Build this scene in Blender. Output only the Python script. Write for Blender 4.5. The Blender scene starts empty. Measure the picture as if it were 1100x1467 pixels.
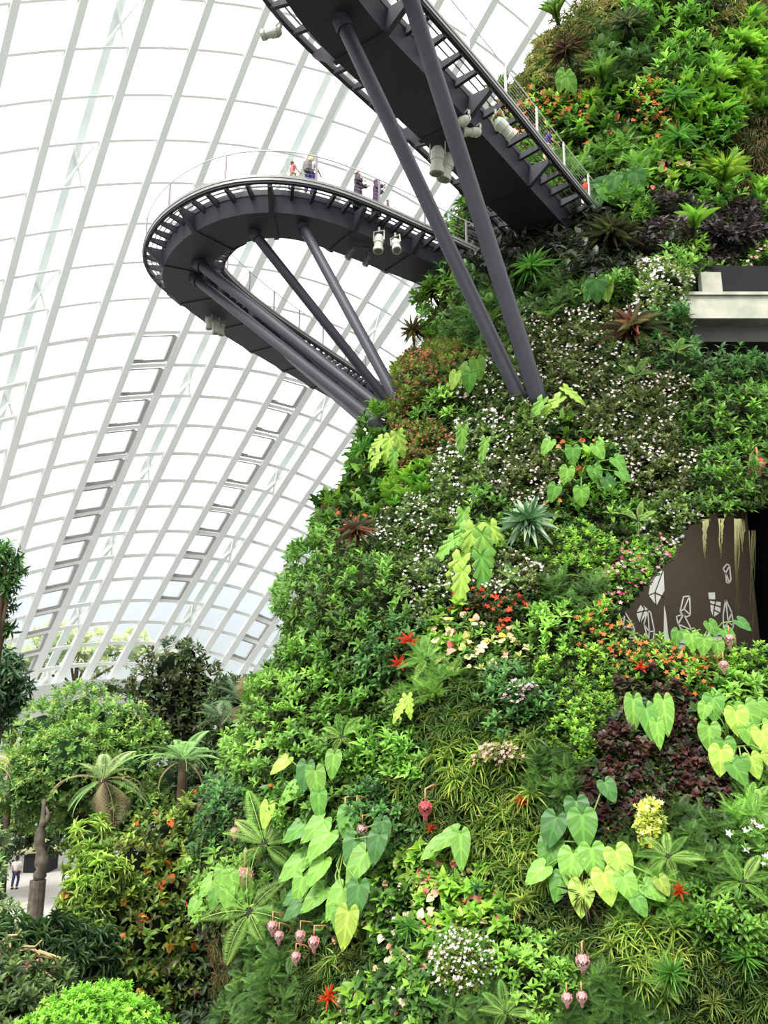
import bpy, math, random
import numpy as np
from mathutils import Vector, Matrix
from mathutils.bvhtree import BVHTree

rng = np.random.default_rng(11)
random.seed(11)
PI = math.pi
SC = bpy.context.scene
COL = SC.collection

# ---------------------------------------------------------------- camera
PITCH = math.radians(13.2)
F = 1180.0
CP, SP = math.cos(PITCH), math.sin(PITCH)
GZ = -10.0           # ground, camera eye at z = 0
DECK = 20.0          # aerial walkway deck

cam = bpy.data.objects.new('camera', bpy.data.cameras.new('camera'))
COL.objects.link(cam)
cam.rotation_euler = (PI / 2 + PITCH, 0, 0)
cam.data.sensor_fit = 'VERTICAL'
cam.data.sensor_height = 36
cam.data.lens = 36 * F / 1467
cam.data.clip_end = 600
SC.camera = cam


def ray(px, py):
    a = (px - 550) / F
    b = (733.5 - py) / F
    return np.array([a, CP - b * SP, SP + b * CP])


def at(px, py, d):
    return ray(px, py) * d


def at_z(px, py, z):
    r = ray(px, py)
    return r * (z / r[2])


def at_y(px, py, y):
    r = ray(px, py)
    return r * (y / r[1])


def proj(P):
    P = np.asarray(P, float)
    d = P[..., 1] * CP + P[..., 2] * SP
    u = -P[..., 1] * SP + P[..., 2] * CP
    d = np.where(d < 0.05, 0.05, d)
    return 550 + F * P[..., 0] / d, 733.5 - F * u / d, d


# ---------------------------------------------------------------- materials
def lin(c):
    c = np.asarray(c, float) / 255.0
    return np.where(c <= 0.04045, c / 12.92, ((c + 0.055) / 1.055) ** 2.4)


def nodemat(name):
    m = bpy.data.materials.new(name)
    m.use_nodes = True
    nt = m.node_tree
    b = nt.nodes['Principled BSDF']
    return m, nt, b


def mat_plain(name, rgb, rough=0.5, metal=0.0, noise=0.12, scale=3.0, spec=0.4):
    m, nt, b = nodemat(name)
    c = lin(rgb)
    tc = nt.nodes.new('ShaderNodeTexCoord')
    n = nt.nodes.new('ShaderNodeTexNoise')
    n.inputs['Scale'].default_value = scale
    n.inputs['Detail'].default_value = 5
    nt.links.new(tc.outputs['Object'], n.inputs['Vector'])
    r = nt.nodes.new('ShaderNodeValToRGB')
    r.color_ramp.elements[0].position = 0.3
    r.color_ramp.elements[1].position = 0.7
    r.color_ramp.elements[0].color = (*(c * (1 - noise)), 1)
    r.color_ramp.elements[1].color = (*np.minimum(c * (1 + noise), 1), 1)
    nt.links.new(n.outputs['Fac'], r.inputs['Fac'])
    nt.links.new(r.outputs['Color'], b.inputs['Base Color'])
    b.inputs['Roughness'].default_value = rough
    b.inputs['Metallic'].default_value = metal
    b.inputs['Specular IOR Level'].default_value = spec
    return m


def mat_leaf(name, rough=0.42, trans=0.28, spec=0.35):
    m, nt, b = nodemat(name)
    at_ = nt.nodes.new('ShaderNodeAttribute')
    at_.attribute_name = 'Col'
    tc = nt.nodes.new('ShaderNodeTexCoord')
    n = nt.nodes.new('ShaderNodeTexNoise')
    n.inputs['Scale'].default_value = 14
    nt.links.new(tc.outputs['Object'], n.inputs['Vector'])
    mr = nt.nodes.new('ShaderNodeMapRange')
    mr.inputs['To Min'].default_value = 0.82
    mr.inputs['To Max'].default_value = 1.16
    nt.links.new(n.outputs['Fac'], mr.inputs['Value'])
    mx = nt.nodes.new('ShaderNodeVectorMath')
    mx.operation = 'SCALE'
    nt.links.new(at_.outputs['Color'], mx.inputs[0])
    nt.links.new(mr.outputs['Result'], mx.inputs['Scale'])
    nt.links.new(mx.outputs['Vector'], b.inputs['Base Color'])
    b.inputs['Roughness'].default_value = rough
    b.inputs['Specular IOR Level'].default_value = spec
    t = nt.nodes.new('ShaderNodeBsdfTranslucent')
    nt.links.new(mx.outputs['Vector'], t.inputs['Color'])
    ms = nt.nodes.new('ShaderNodeMixShader')
    ms.inputs[0].default_value = trans
    nt.links.new(b.outputs[0], ms.inputs[1])
    nt.links.new(t.outputs[0], ms.inputs[2])
    nt.links.new(ms.outputs[0], nt.nodes['Material Output'].inputs['Surface'])
    return m


M_LEAF = mat_leaf('foliage')
M_PETAL = mat_leaf('petals', 0.6, 0.35, 0.2)
M_STEEL = mat_plain('charcoal_steel', (48, 47, 57), 0.5, 0.0, 0.12, 1.5)
M_STEELD = mat_plain('dark_girder_steel', (56, 54, 64), 0.55, 0.0, 0.1, 0.8)
M_KERB = mat_plain('grey_aluminium', (150, 148, 146), 0.45, 0.3, 0.08, 2)
M_RAIL = mat_plain('pale_rail_metal', (222, 222, 218), 0.35, 0.2, 0.04, 2)
M_POSTD = mat_plain('grey_post_metal', (150, 140, 150), 0.4, 0.2, 0.04, 2)
M_RIB = mat_plain('white_painted_steel', (240, 241, 237), 0.45, 0.0, 0.03, 0.4)
M_RIB2 = mat_plain('pale_green_steel', (236, 242, 239), 0.45, 0.0, 0.03, 0.4)
M_VENT = mat_plain('grey_vent_frame', (176, 174, 171), 0.45, 0.0, 0.05, 1)
M_LAMP = mat_plain('white_lamp_housing', (205, 204, 192), 0.45, 0.0, 0.06, 4)
M_LAMPD = mat_plain('dark_lamp_housing', (92, 84, 92), 0.45, 0.0, 0.06, 4)
M_LENS = mat_plain('lamp_lens', (120, 120, 116), 0.15, 0.0, 0.05, 4)
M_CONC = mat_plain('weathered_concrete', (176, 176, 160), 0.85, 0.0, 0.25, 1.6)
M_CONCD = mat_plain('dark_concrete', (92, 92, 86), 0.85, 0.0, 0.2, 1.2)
M_PALEWALL = mat_plain('pale_wall', (205, 208, 200), 0.8, 0.0, 0.08, 0.3)
M_PATH = mat_plain('grey_paving', (176, 172, 166), 0.85, 0.0, 0.1, 0.7)
M_SOIL = mat_plain('dark_soil', (40, 46, 30), 0.95, 0.0, 0.5, 1.3)
M_BROWN = mat_plain('brown_painted_wall', (88, 76, 59), 0.8, 0.0, 0.06, 0.8)
M_BLACK = mat_plain('dark_recess', (24, 23, 27), 0.9, 0.0, 0.2, 1)
M_WHITE = mat_plain('white_vinyl', (250, 250, 236), 0.7, 0.0, 0.04, 2)
M_WOOD = mat_plain('carved_grey_wood', (92, 84, 72), 0.85, 0.0, 0.45, 5)
M_BARK = mat_plain('dark_bark', (74, 60, 44), 0.95, 0.0, 0.35, 4)
M_TWIG = mat_plain('pale_twig', (176, 160, 112), 0.9, 0.0, 0.2, 4)
M_ROOF = mat_plain('pale_canvas', (150, 150, 110), 0.8, 0.0, 0.1, 1)
M_SKIN = mat_plain('skin', (208, 160, 132), 0.6, 0.0, 0.05, 6)
M_HAIR = mat_plain('dark_hair', (60, 42, 36), 0.7, 0.0, 0.2, 20)
M_BLONDE = mat_plain('sandy_hair', (226, 196, 150), 0.7, 0.0, 0.1, 20)


def cloth(name, rgb):
    return mat_plain(name, rgb, 0.9, 0.0, 0.12, 9, 0.1)


def mat_mountain():
    m, nt, b = nodemat('mossy_wall')
    tc = nt.nodes.new('ShaderNodeTexCoord')
    n = nt.nodes.new('ShaderNodeTexNoise')
    n.inputs['Scale'].default_value = 1.1
    n.inputs['Detail'].default_value = 8
    nt.links.new(tc.outputs['Object'], n.inputs['Vector'])
    r = nt.nodes.new('ShaderNodeValToRGB')
    r.color_ramp.elements[0].position = 0.35
    r.color_ramp.elements[0].color = (*lin((12, 17, 9)), 1)
    r.color_ramp.elements[1].position = 0.72
    r.color_ramp.elements[1].color = (*lin((40, 52, 24)), 1)
    nt.links.new(n.outputs['Fac'], r.inputs['Fac'])
    nt.links.new(r.outputs['Color'], b.inputs['Base Color'])
    b.inputs['Roughness'].default_value = 0.95
    b.inputs['Specular IOR Level'].default_value = 0.05
    return m


def mat_glass():
    m, nt, b = nodemat('dome_glass')
    tr = nt.nodes.new('ShaderNodeBsdfTransparent')
    tr.inputs['Color'].default_value = (0.97, 0.985, 0.98, 1)
    gl = nt.nodes.new('ShaderNodeBsdfGlossy')
    gl.inputs['Roughness'].default_value = 0.08
    fr = nt.nodes.new('ShaderNodeFresnel')
    fr.inputs['IOR'].default_value = 1.25
    ms = nt.nodes.new('ShaderNodeMixShader')
    nt.links.new(fr.outputs[0], ms.inputs[0])
    nt.links.new(tr.outputs[0], ms.inputs[1])
    nt.links.new(gl.outputs[0], ms.inputs[2])
    nt.links.new(ms.outputs[0], nt.nodes['Material Output'].inputs['Surface'])
    return m


M_MOUNT = mat_mountain()
M_GLASS = mat_glass()


# ---------------------------------------------------------------- object helpers
def tag(o, label=None, cat=None, group=None, kind=None):
    if label:
        o['label'] = label
    if cat:
        o['category'] = cat
    if group:
        o['group'] = group
    if kind:
        o['kind'] = kind
    return o


def empty(name, loc=(0, 0, 0), parent=None):
    o = bpy.data.objects.new(name, None)
    o.empty_display_size = 0.2
    COL.objects.link(o)
    o.location = Vector(loc)
    if parent:
        o.parent = parent
    return o


def link_mesh(name, me, mat, parent=None, smooth=False):
    o = bpy.data.objects.new(name, me)
    COL.objects.link(o)
    if mat is not None and not me.materials:
        me.materials.append(mat)
    if parent:
        o.parent = parent
    if smooth:
        me.polygons.foreach_set('use_smooth', np.ones(len(me.polygons), bool))
    return o


class MB:
    """collects boxes, bars, tubes and strips for one mesh"""

    def __init__(self):
        self.v, self.f = [], []

    def add(self, vs, fs):
        n = len(self.v)
        self.v += [tuple(map(float, p)) for p in vs]
        self.f += [tuple(n + i for i in q) for q in fs]

    def box(self, c, sx, sy, sz, X=(1, 0, 0), Y=(0, 1, 0), Z=(0, 0, 1)):
        c, X, Y, Z = (np.asarray(q, float) for q in (c, X, Y, Z))
        vs = [c + X * sx / 2 * i + Y * sy / 2 * j + Z * sz / 2 * k for k in (-1, 1) for j in (-1, 1) for i in (-1, 1)]
        self.add(vs, [(0, 2, 3, 1), (4, 5, 7, 6), (0, 1, 5, 4), (2, 6, 7, 3), (0, 4, 6, 2), (1, 3, 7, 5)])

    def bar(self, a, b, w, h, up=(0, 0, 1)):
        a, b = np.asarray(a, float), np.asarray(b, float)
        t = b - a
        L = np.linalg.norm(t)
        t = t / L
        s = np.cross(t, up)
        s /= max(np.linalg.norm(s), 1e-6)
        u = np.cross(s, t)
        self.box((a + b) / 2, w, L, h, s, t, u)

    def tube(self, pts, rads, n=8, cap=True):
        pts = [np.asarray(p, float) for p in pts]
        if np.isscalar(rads):
            rads = [rads] * len(pts)
        base = len(self.v)
        prev = None
        for i, p in enumerate(pts):
            t = pts[min(i + 1, len(pts) - 1)] - pts[max(i - 1, 0)]
            t = t / max(np.linalg.norm(t), 1e-9)
            if prev is None:
                h = np.array([0, 0, 1.0]) if abs(t[2]) < 0.9 else np.array([1.0, 0, 0])
                s = np.cross(t, h)
            else:
                s = prev - t * np.dot(prev, t)
            s /= max(np.linalg.norm(s), 1e-9)
            prev = s
            u = np.cross(s, t)
            for k in range(n):
                a = 2 * PI * k / n
                self.v.append(tuple(p + rads[i] * (s * math.cos(a) + u * math.sin(a))))
        for i in range(len(pts) - 1):
            for k in range(n):
                a, b = base + i * n + k, base + i * n + (k + 1) % n
                self.f.append((a, b, b + n, a + n))
        if cap:
            self.f.append(tuple(base + k for k in reversed(range(n))))
            self.f.append(tuple(base + (len(pts) - 1) * n + k for k in range(n)))

    def sweep(self, rings, closed_profile=True, cap=True):
        """rings: list of equal-length point lists"""
        base = len(self.v)
        n = len(rings[0])
        for r in rings:
            self.v += [tuple(map(float, p)) for p in r]
        m = n if closed_profile else n - 1
        for i in range(len(rings) - 1):
            for k in range(m):
                a, b = base + i * n + k, base + i * n + (k + 1) % n
                self.f.append((a, b, b + n, a + n))
        if cap and closed_profile:
            self.f.append(tuple(base + k for k in reversed(range(n))))
            self.f.append(tuple(base + (len(rings) - 1) * n + k for k in range(n)))

    def build(self, name, mat, parent=None, smooth=False):
        me = bpy.data.meshes.new(name)
        me.from_pydata(self.v, [], self.f)
        me.update()
        return link_mesh(name, me, mat, parent, smooth)


def norm(v):
    v = np.asarray(v, float)
    return v / np.maximum(np.linalg.norm(v, axis=-1, keepdims=True), 1e-9)


# ---------------------------------------------------------------- leaf builder
def tri_fan_template(V, Fc, C=None):
    V = np.asarray(V, float)
    C = np.ones(len(V)) if C is None else np.asarray(C, float)
    return V, [tuple(f) for f in Fc], C


T_DIAMOND = tri_fan_template([(0, 0, 0), (.5, .48, .07), (0, 1, -.1), (-.5, .48, .07)], [(0, 1, 2), (0, 2, 3)])
T_LEAF = tri_fan_template(
    [(0, 0, 0), (.4, .3, .07), (.4, .62, .05), (0, 1, -.16), (-.4, .62, .05), (-.4, .3, .07), (0, .33, .0), (0, .67, -.03)],
    [(0, 1, 6), (6, 1, 2, 7), (7, 2, 3), (0, 6, 5), (6, 7, 4, 5), (7, 3, 4)],
    [.8, 1, 1, 1.05, 1, 1, .86, .9])
T_HEART = tri_fan_template(
    [(0, 0, 0), (.22, -.14, .0), (.46, .02, .05), (.5, .28, .07), (.32, .64, .04), (0, 1, -.14), (-.32, .64, .04), (-.5, .28, .07),
     (-.46, .02, .05), (-.22, -.14, .0), (0, .45, 0)],
    [(0, 1, 2), (0, 2, 3, 10), (10, 3, 4), (10, 4, 5), (0, 8, 9), (0, 10, 7, 8), (10, 6, 7), (10, 5, 6)],
    [.8, 1, 1, 1, 1, 1.05, 1, 1, 1, 1, .9])
T_FLOWER = tri_fan_template(
    [(0, 0, 0)] + [(.5 * math.cos(a), .5 * math.sin(a), .12) for a in np.arange(5) * 2 * PI / 5] +
    [(.24 * math.cos(a), .24 * math.sin(a), .06) for a in (np.arange(5) + .5) * 2 * PI / 5],
    [(0, 6 + (k - 1) % 5, 1 + k, 6 + k) for k in range(5)], [.85] + [1.05] * 5 + [.9] * 5)


def blade_template(n=5, droop=1.2, w0=.7, fold=.12, power=1.0):
    V, C = [], []
    y = z = 0.0
    for i in range(n + 1):
        s = i / n
        w = .5 * (w0 + (1 - w0) * min(1, s * 3)) * (1 - s ** 2.2) ** power
        if i == n:
            w = .02
        V += [(-w, y, z + fold * w * 2), (0, y, z), (w, y, z + fold * w * 2)]
        C += [.8 + .3 * s] * 3
        ang = -droop * s
        y += math.cos(ang) / n
        z += math.sin(ang) / n
    Fc = []
    for i in range(n):
        a = i * 3
        Fc += [(a, a + 1, a + 4, a + 3), (a + 1, a + 2, a + 5, a + 4)]
    return np.array(V), Fc, np.array(C)


T_BLADE = blade_template(4, 1.5, .8)
T_STRAP = blade_template(6, .9, .75, .25, .8)
T_STIFF = blade_template(5, .35, .7, .3, .9)


def frond_template(n=14, droop=.9, pin=.34, wid=.075, dens=1.0, taper_base=.45):
    """pinnate frond along +Y, unit length"""
    V, Fc, C = [], [], []

    def addq(p):
        b = len(V)
        V.extend(p)
        return b
    y = z = 0.0
    pts = []
    for i in range(n + 1):
        s = i / n
        pts.append((y, z, s))
        ang = .25 - droop * s
        y += math.cos(ang) / n
        z += math.sin(ang) / n
    for i in range(n):
        y0, z0, s = pts[i]
        y1, z1, _ = pts[i + 1]
        b = addq([(-.006, y0, z0), (.006, y0, z0), (.006, y1, z1), (-.006, y1, z1)])
        C.extend([.8] * 4)
        Fc.append((b, b + 1, b + 2, b + 3))
        if s < .1:
            continue
        L = pin * math.sin(min(1, (s - .05) / taper_base) * PI / 2) * (1 - s ** 2.5) ** .9 + .015
        for sg in (-1, 1):
            ty, tz = y0 + L * .42, z0 - L * .22
            m = .55
            mx, my, mz = sg * L * .55, y0 + L * .2, z0 + L * .02
            b = addq([(0, y0, z0), (mx, my - wid / 2, mz), (sg * L, ty, tz), (mx, my + wid / 2, mz)])
            C.extend([.85, 1, 1.1, 1])
            Fc.append((b, b + 1, b + 2, b + 3) if sg > 0 else (b, b + 3, b + 2, b + 1))
    return np.array(V), Fc, np.array(C)


T_FROND = frond_template(15, .9, .26, .045)
T_FRONDBIG = frond_template(46, 1.15, .2, .0125)
T_FRONDHANG = frond_template(46, 1.7, .2, .0125)


def frames(d, hint, sx, sy, sz=None):
    """columns x,y,z with y along d; per-axis scale"""
    y = norm(d)
    z = hint - y * np.sum(hint * y, -1, keepdims=True)
    z = norm(z + 1e-5)
    x = np.cross(y, z)
    if sz is None:
        sz = (sx + sy) / 2
    Mx = np.stack([x * sx[:, None], y * sy[:, None], z * sz[:, None]], -1)
    return Mx


class LB:
    def __init__(self):
        self.V, self.C, self.L, self.S = [], [], [], []
        self.n = 0

    def add(self, tpl, pos, M, col):
        tv, tf, tc = tpl
        N, k = len(pos), len(tv)
        if N == 0:
            return
        self.V.append((pos[:, None, :] + np.einsum('nij,kj->nki', M, tv)).reshape(-1, 3))
        self.C.append((col[:, None, :] * tc[None, :, None]).reshape(-1, 3))
        loops = np.concatenate([np.array(f) for f in tf])
        sizes = np.array([len(f) for f in tf])
        off = self.n + np.arange(N) * k
        self.L.append((off[:, None] + loops[None, :]).ravel())
        self.S.append(np.tile(sizes, N))
        self.n += N * k

    def mesh(self, name):
        me = bpy.data.meshes.new(name)
        if self.n == 0:
            return me
        V = np.concatenate(self.V).astype(np.float32)
        C = np.concatenate(self.C)
        L = np.concatenate(self.L).astype(np.int32)
        S = np.concatenate(self.S).astype(np.int32)
        me.vertices.add(len(V))
        me.vertices.foreach_set('co', V.ravel())
        me.loops.add(len(L))
        me.loops.foreach_set('vertex_index', L)
        me.polygons.add(len(S))
        st = np.concatenate([[0], np.cumsum(S)[:-1]]).astype(np.int32)
        me.polygons.foreach_set('loop_start', st)
        try:
            me.polygons.foreach_set('loop_total', S)
        except Exception:
            pass
        me.update(calc_edges=True)
        a = me.color_attributes.new('Col', 'FLOAT_COLOR', 'POINT')
        C4 = np.ones((len(V), 4), np.float32)
        C4[:, :3] = np.clip(C, 0, 1)
        a.data.foreach_set('color', C4.ravel())
        return me

    def build(self, name, mat, parent=None, smooth=False):
        return link_mesh(name, self.mesh(name), mat, parent, smooth)


def palette(pal, n, jit=.14):
    P = np.array([lin(c) for c in pal])
    green = (P[:, 1] > P[:, 0] * .95) & (P[:, 1] > P[:, 2] * 1.25)
    P[green] = P[green] * np.array([1.48, 1.32, 1.16])
    i = rng.integers(0, len(P), n)
    j = rng.integers(0, len(P), n)
    t = rng.random((n, 1)) * .5
    c = P[i] * (1 - t) + P[j] * t
    return c * (1 + rng.normal(0, jit, (n, 1))).clip(.5, 1.6)


def rand_unit(n):
    return norm(rng.normal(0, 1, (n, 3)))


UP = np.array([0, 0, 1.0])


def shoots(lb, P, S, size, tpl, nleaf, wr, pal, spread=(.5, 1.3), stem=.6, jit=.14, tone=None, hang=0.0):
    """leafy shoots: P points, S stem axes, size leaf length per shoot"""
    n = len(P)
    if n == 0:
        return
    a = norm(np.cross(S, rand_unit(n)))
    b = np.cross(S, a)
    base_c = palette(pal, n, jit)
    if tone is not None:
        base_c = base_c * tone[:, None]
    ph = rng.random(n) * 6.28
    for k in range(nleaf):
        az = ph + k * 2.4 + rng.normal(0, .25, n)
        q = (k + .5) / nleaf
        e = spread[1] + (spread[0] - spread[1]) * q + rng.normal(0, .15, n)
        d = S * np.cos(e)[:, None] + (a * np.cos(az)[:, None] + b * np.sin(az)[:, None]) * np.sin(e)[:, None]
        d = d - UP * hang
        L = size * (1 - .3 * q) * rng.uniform(.75, 1.2, n)
        pos = P + S * (size * stem * q)[:, None]
        M = frames(d, S + UP * .5, L * wr, L, L)
        lb.add(tpl, pos, M, base_c * (.85 + .3 * q) * rng.uniform(.85, 1.15, (n, 1)))


def flowers(lb, P, S, size, pal, tpl=T_FLOWER):
    n = len(P)
    if n == 0:
        return
    d = norm(np.cross(S, rand_unit(n)))
    M = frames(d, S, size, size, size)
    lb.add(tpl, P, M, palette(pal, n, .06))


# ---------------------------------------------------------------- world and light
w = bpy.data.worlds.new('world')
SC.world = w
w.use_nodes = True
nt = w.node_tree
bg = nt.nodes['Background']
tc = nt.nodes.new('ShaderNodeTexCoord')
sep = nt.nodes.new('ShaderNodeSeparateXYZ')
nt.links.new(tc.outputs['Generated'], sep.inputs[0])
nz = nt.nodes.new('ShaderNodeTexNoise')
nz.inputs['Scale'].default_value = 5
nz.inputs['Detail'].default_value = 4
nt.links.new(tc.outputs['Generated'], nz.inputs['Vector'])
ma = nt.nodes.new('ShaderNodeMath')
ma.operation = 'MULTIPLY_ADD'
ma.inputs[1].default_value = .16
nt.links.new(nz.outputs['Fac'], ma.inputs[0])
nt.links.new(sep.outputs['Z'], ma.inputs[2])
rp = nt.nodes.new('ShaderNodeValToRGB')
e = rp.color_ramp.elements
e[0].position = 0.0
e[0].color = (.50, .54, .50, 1)
e[1].position = 1.0
e[1].color = (1, 1, 1, 1)
for p, c in ((.1, (.36, .40, .39, 1)), (.2, (.46, .49, .54, 1)), (.29, (.62, .65, .68, 1)), (.36, (1, 1, 1, 1))):
    q = e.new(p)
    q.color = c
nt.links.new(ma.outputs[0], rp.inputs['Fac'])
nt.links.new(rp.outputs['Color'], bg.inputs['Color'])
bg.inputs['Strength'].default_value = 1.45

sun = bpy.data.objects.new('sun', bpy.data.lights.new('sun', 'SUN'))
COL.objects.link(sun)
sun.data.energy = 3.6
sun.data.angle = math.radians(26)
sun.data.color = (1.0, .98, .92)
sun.rotation_euler = Vector((.35, .55, -.9)).to_track_quat('-Z', 'Y').to_euler()

SC.view_settings.view_transform = 'Standard'
SC.view_settings.look = 'None'
SC.view_settings.exposure = 0.55
SC.cycles.max_bounces = 6
SC.cycles.transparent_max_bounces = 12
SC.cycles.use_denoising = True

# ================================================================ MOUNTAIN
_kz = np.array([-10.6, -4.9, -2.4, .15, 1.8, 6.2, 11.6, 20, 30, 36, 39.5])
_kx = np.array([5, 5, 4.4, 4.2, 4.8, 6.5, 8.5, 11.5, 13.6, 16, 17.6])
_ky = np.array([15.5, 16, 17, 19, 21, 26, 31, 38.5, 41, 43, 44.5])
_kr = np.array([8, 7.5, 7.2, 7.1, 7.3, 7.6, 7.8, 8, 8.1, 7.6, 6.8])
_zz = np.linspace(-10.6, 39.5, 600)


def _sm(k):
    v = np.interp(_zz, _kz, k)
    g = np.exp(-.5 * (np.arange(-40, 41) / 14.0) ** 2)
    g /= g.sum()
    return np.convolve(np.pad(v, 40, mode='edge'), g, 'valid')


_sx, _sy, _sr = _sm(_kx), _sm(_ky), _sm(_kr)


def surf(th, z):
    cx, cy, r = np.interp(z, _zz, _sx), np.interp(z, _zz, _sy), np.interp(z, _zz, _sr)
    nse = (.22 * np.sin(3.1 * th + .9 * z) + .18 * np.sin(5.3 * th - .7 * z + 1.3) + .14 * np.sin(9.1 * th + 1.7 * z + .4)
           + .12 * np.sin(2.3 * z + 4 * np.sin(2 * th)))
    R = r + nse
    return np.stack([cx + R * np.cos(th), cy + R * np.sin(th), z + 0 * th], -1)


def surf_n(th, z, e=.02):
    a = surf(th + e, z) - surf(th - e, z)
    b = surf(th, z + e * 5) - surf(th, z - e * 5)
    return norm(np.cross(a, b))


CAVE = [(950, 800), (982, 752), (1012, 735), (1100, 722), (1190, 722), (1190, 946), (1060, 950), (990, 950), (905, 926), (880, 892), (918, 842)]
LEDGE = [(1004, 394), (1190, 392), (1190, 512), (1004, 516), (984, 470), (984, 425)]


def inpoly(x, y, poly):
    x, y = np.asarray(x, float), np.asarray(y, float)
    r = np.zeros(x.shape, bool)
    n = len(poly)
    for i in range(n):
        x0, y0 = poly[i]
        x1, y1 = poly[(i + 1) % n]
        c = ((y0 > y) != (y1 > y)) & (x < (x1 - x0) * (y - y0) / ((y1 - y0) if y1 != y0 else 1e-9) + x0)
        r ^= c
    return r


NT, NZ = 520, 420
TH = np.linspace(0, 2 * PI, NT, endpoint=False)
ZZ = np.linspace(-10.5, 39.4, NZ)
gt, gz = np.meshgrid(TH, ZZ)
GP = surf(gt, gz)
gx, gy, _ = proj(GP)
front = GP[..., 1] < np.interp(gz, _zz, _sy)
hole = (inpoly(gx, gy, CAVE) | inpoly(gx, gy, LEDGE)) & front
fv = GP.reshape(-1, 3)
ff, ff_bvh = [], []
hr = hole
for j in range(NZ - 1):
    for i in range(NT):
        i2 = (i + 1) % NT
        q = (j * NT + i, j * NT + i2, (j + 1) * NT + i2, (j + 1) * NT + i)
        ff_bvh.append(q)
        if hr[j, i] and hr[j, i2] and hr[j + 1, i] and hr[j + 1, i2]:
            continue
        ff.append(q)
me = bpy.data.meshes.new('planted_mountain')
me.from_pydata([tuple(p) for p in fv], [], ff + [tuple((NZ - 1) * NT + k for k in range(NT))])
mount = link_mesh('planted_mountain', me, M_MOUNT, None, True)
tag(mount, 'tall conical mossy planting wall carrying all the plants on the right', 'planted wall', kind='structure')
BVH = BVHTree.FromPolygons([tuple(p) for p in fv], ff_bvh)


def hit(px, py):
    r = ray(px, py)
    l, n, i, d = BVH.ray_cast(Vector((0, 0, 0)), Vector(r))
    if l is None:
        # just outside the outline: nearest point of the surface to the ray
        best = None
        for t in np.linspace(8, 50, 160):
            q = BVH.find_nearest(Vector(r * t))
            if best is None or q[3] < best[0]:
                best = (q[3], q[0], q[1])
        l, n = best[1], best[2]
    l = np.array(l)
    n = np.array(n)
    if np.dot(n, l) > 0:
        n = -n
    return l, n


# ================================================================ DOME
from itertools import product
C2 = {14: {0: (170, 400), 1: (360, 370), 2: (545, 350), 3: (715, 345)},
      13: {0: (125, 540), 1: (315, 500), 2: (495, 485), 3: (660, 470), 4: (825, 475), 5: (965, 490), 6: (1100, 520)},
      12: {0: (85, 675), 1: (265, 635), 2: (450, 605), 3: (605, 595), 4: (765, 598), 5: (905, 605), 6: (1055, 630)},
      11: {0: (45, 800), 1: (228, 765), 2: (400, 735), 3: (555, 712), 4: (712, 712), 5: (850, 715), 6: (985, 735), 7: (1100, 760)},
      10: {0: (10, 925), 1: (185, 880), 2: (350, 850), 3: (510, 825), 4: (655, 825), 5: (790, 830), 6: (925, 845), 7: (1040, 865)},
      15: {-1: (-5, 295), 0: (215, 260), 1: (405, 235), 2: (600, 215)}, 16: {-1: (25, 140), 0: (258, 101), 1: (460, 83)}}
C3 = {9: {1: (145, 170), 2: (300, 137), 3: (455, 113), 4: (605, 105), 5: (740, 108), 6: (870, 117), 7: (985, 132), 8: (1095, 158)},
      8: {1: (105, 285), 2: (260, 255), 3: (415, 225), 4: (555, 207), 5: (685, 207), 6: (810, 215), 7: (930, 230), 8: (1035, 255)},
      7: {1: (70, 380), 2: (222, 352), 3: (370, 325), 4: (508, 308), 5: (635, 305), 6: (755, 312), 7: (870, 325), 8: (975, 345), 9: (1075, 375)},
      6: {1: (30, 485), 2: (185, 445), 3: (330, 420), 4: (460, 405), 5: (585, 400), 6: (700, 402), 7: (815, 410), 8: (915, 430), 9: (1015, 460)},
      5: {2: (140, 550), 3: (290, 515), 4: (420, 495), 5: (540, 492), 6: (655, 490), 7: (765, 490), 8: (865, 512), 9: (960, 540), 10: (1040, 570)},
      4: {2: (105, 630), 3: (250, 600), 4: (370, 585), 5: (495, 580), 6: (612, 575), 7: (715, 580), 8: (815, 600), 9: (905, 620), 10: (990, 645)},
      3: {2: (75, 725), 3: (215, 680), 4: (335, 670), 5: (450, 670), 6: (560, 665), 7: (665, 665), 8: (765, 680), 9: (855, 698), 10: (945, 720), 11: (1025, 755)},
      2: {2: (40, 805), 3: (175, 785), 4: (285, 765), 5: (400, 760), 6: (510, 755), 7: (612, 745), 8: (715, 755), 9: (800, 775), 10: (890, 795), 11: (970, 820)},
      1: {3: (135, 870), 4: (245, 845), 5: (355, 840), 6: (465, 830), 7: (565, 825), 8: (670, 830), 11: (920, 890)},
      0: {3: (100, 940), 4: (210, 915), 5: (325, 905), 6: (430, 900), 7: (530, 890)}}
C1 = {21: {-1: (262, 180), 0: (530, 172), 1: (765, 185), 2: (980, 210)}, 20: {-1: (205, 385), 0: (455, 372), 1: (695, 375), 2: (910, 395), 3: (1100, 430)},
      19: {-1: (155, 580), 0: (405, 560), 1: (630, 555), 2: (845, 570), 3: (1030, 590)}, 18: {-1: (110, 765), 0: (350, 735), 1: (565, 725)},
      17: {-1: (70, 940), 0: (297, 905), 1: (515, 885)}}
C4 = {13: {7: (545, 130)}, 12: {7: (470, 240), 8: (585, 290), 9: (690, 335)}, 11: {8: (525, 385), 9: (625, 430)},
      10: {8: (460, 485), 9: (560, 520), 10: (650, 565)}, 9: {9: (500, 610)}, 8: {9: (440, 695), 10: (530, 740)}, 7: {10: (470, 820)}, 6: {10: (410, 905)}}
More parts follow.
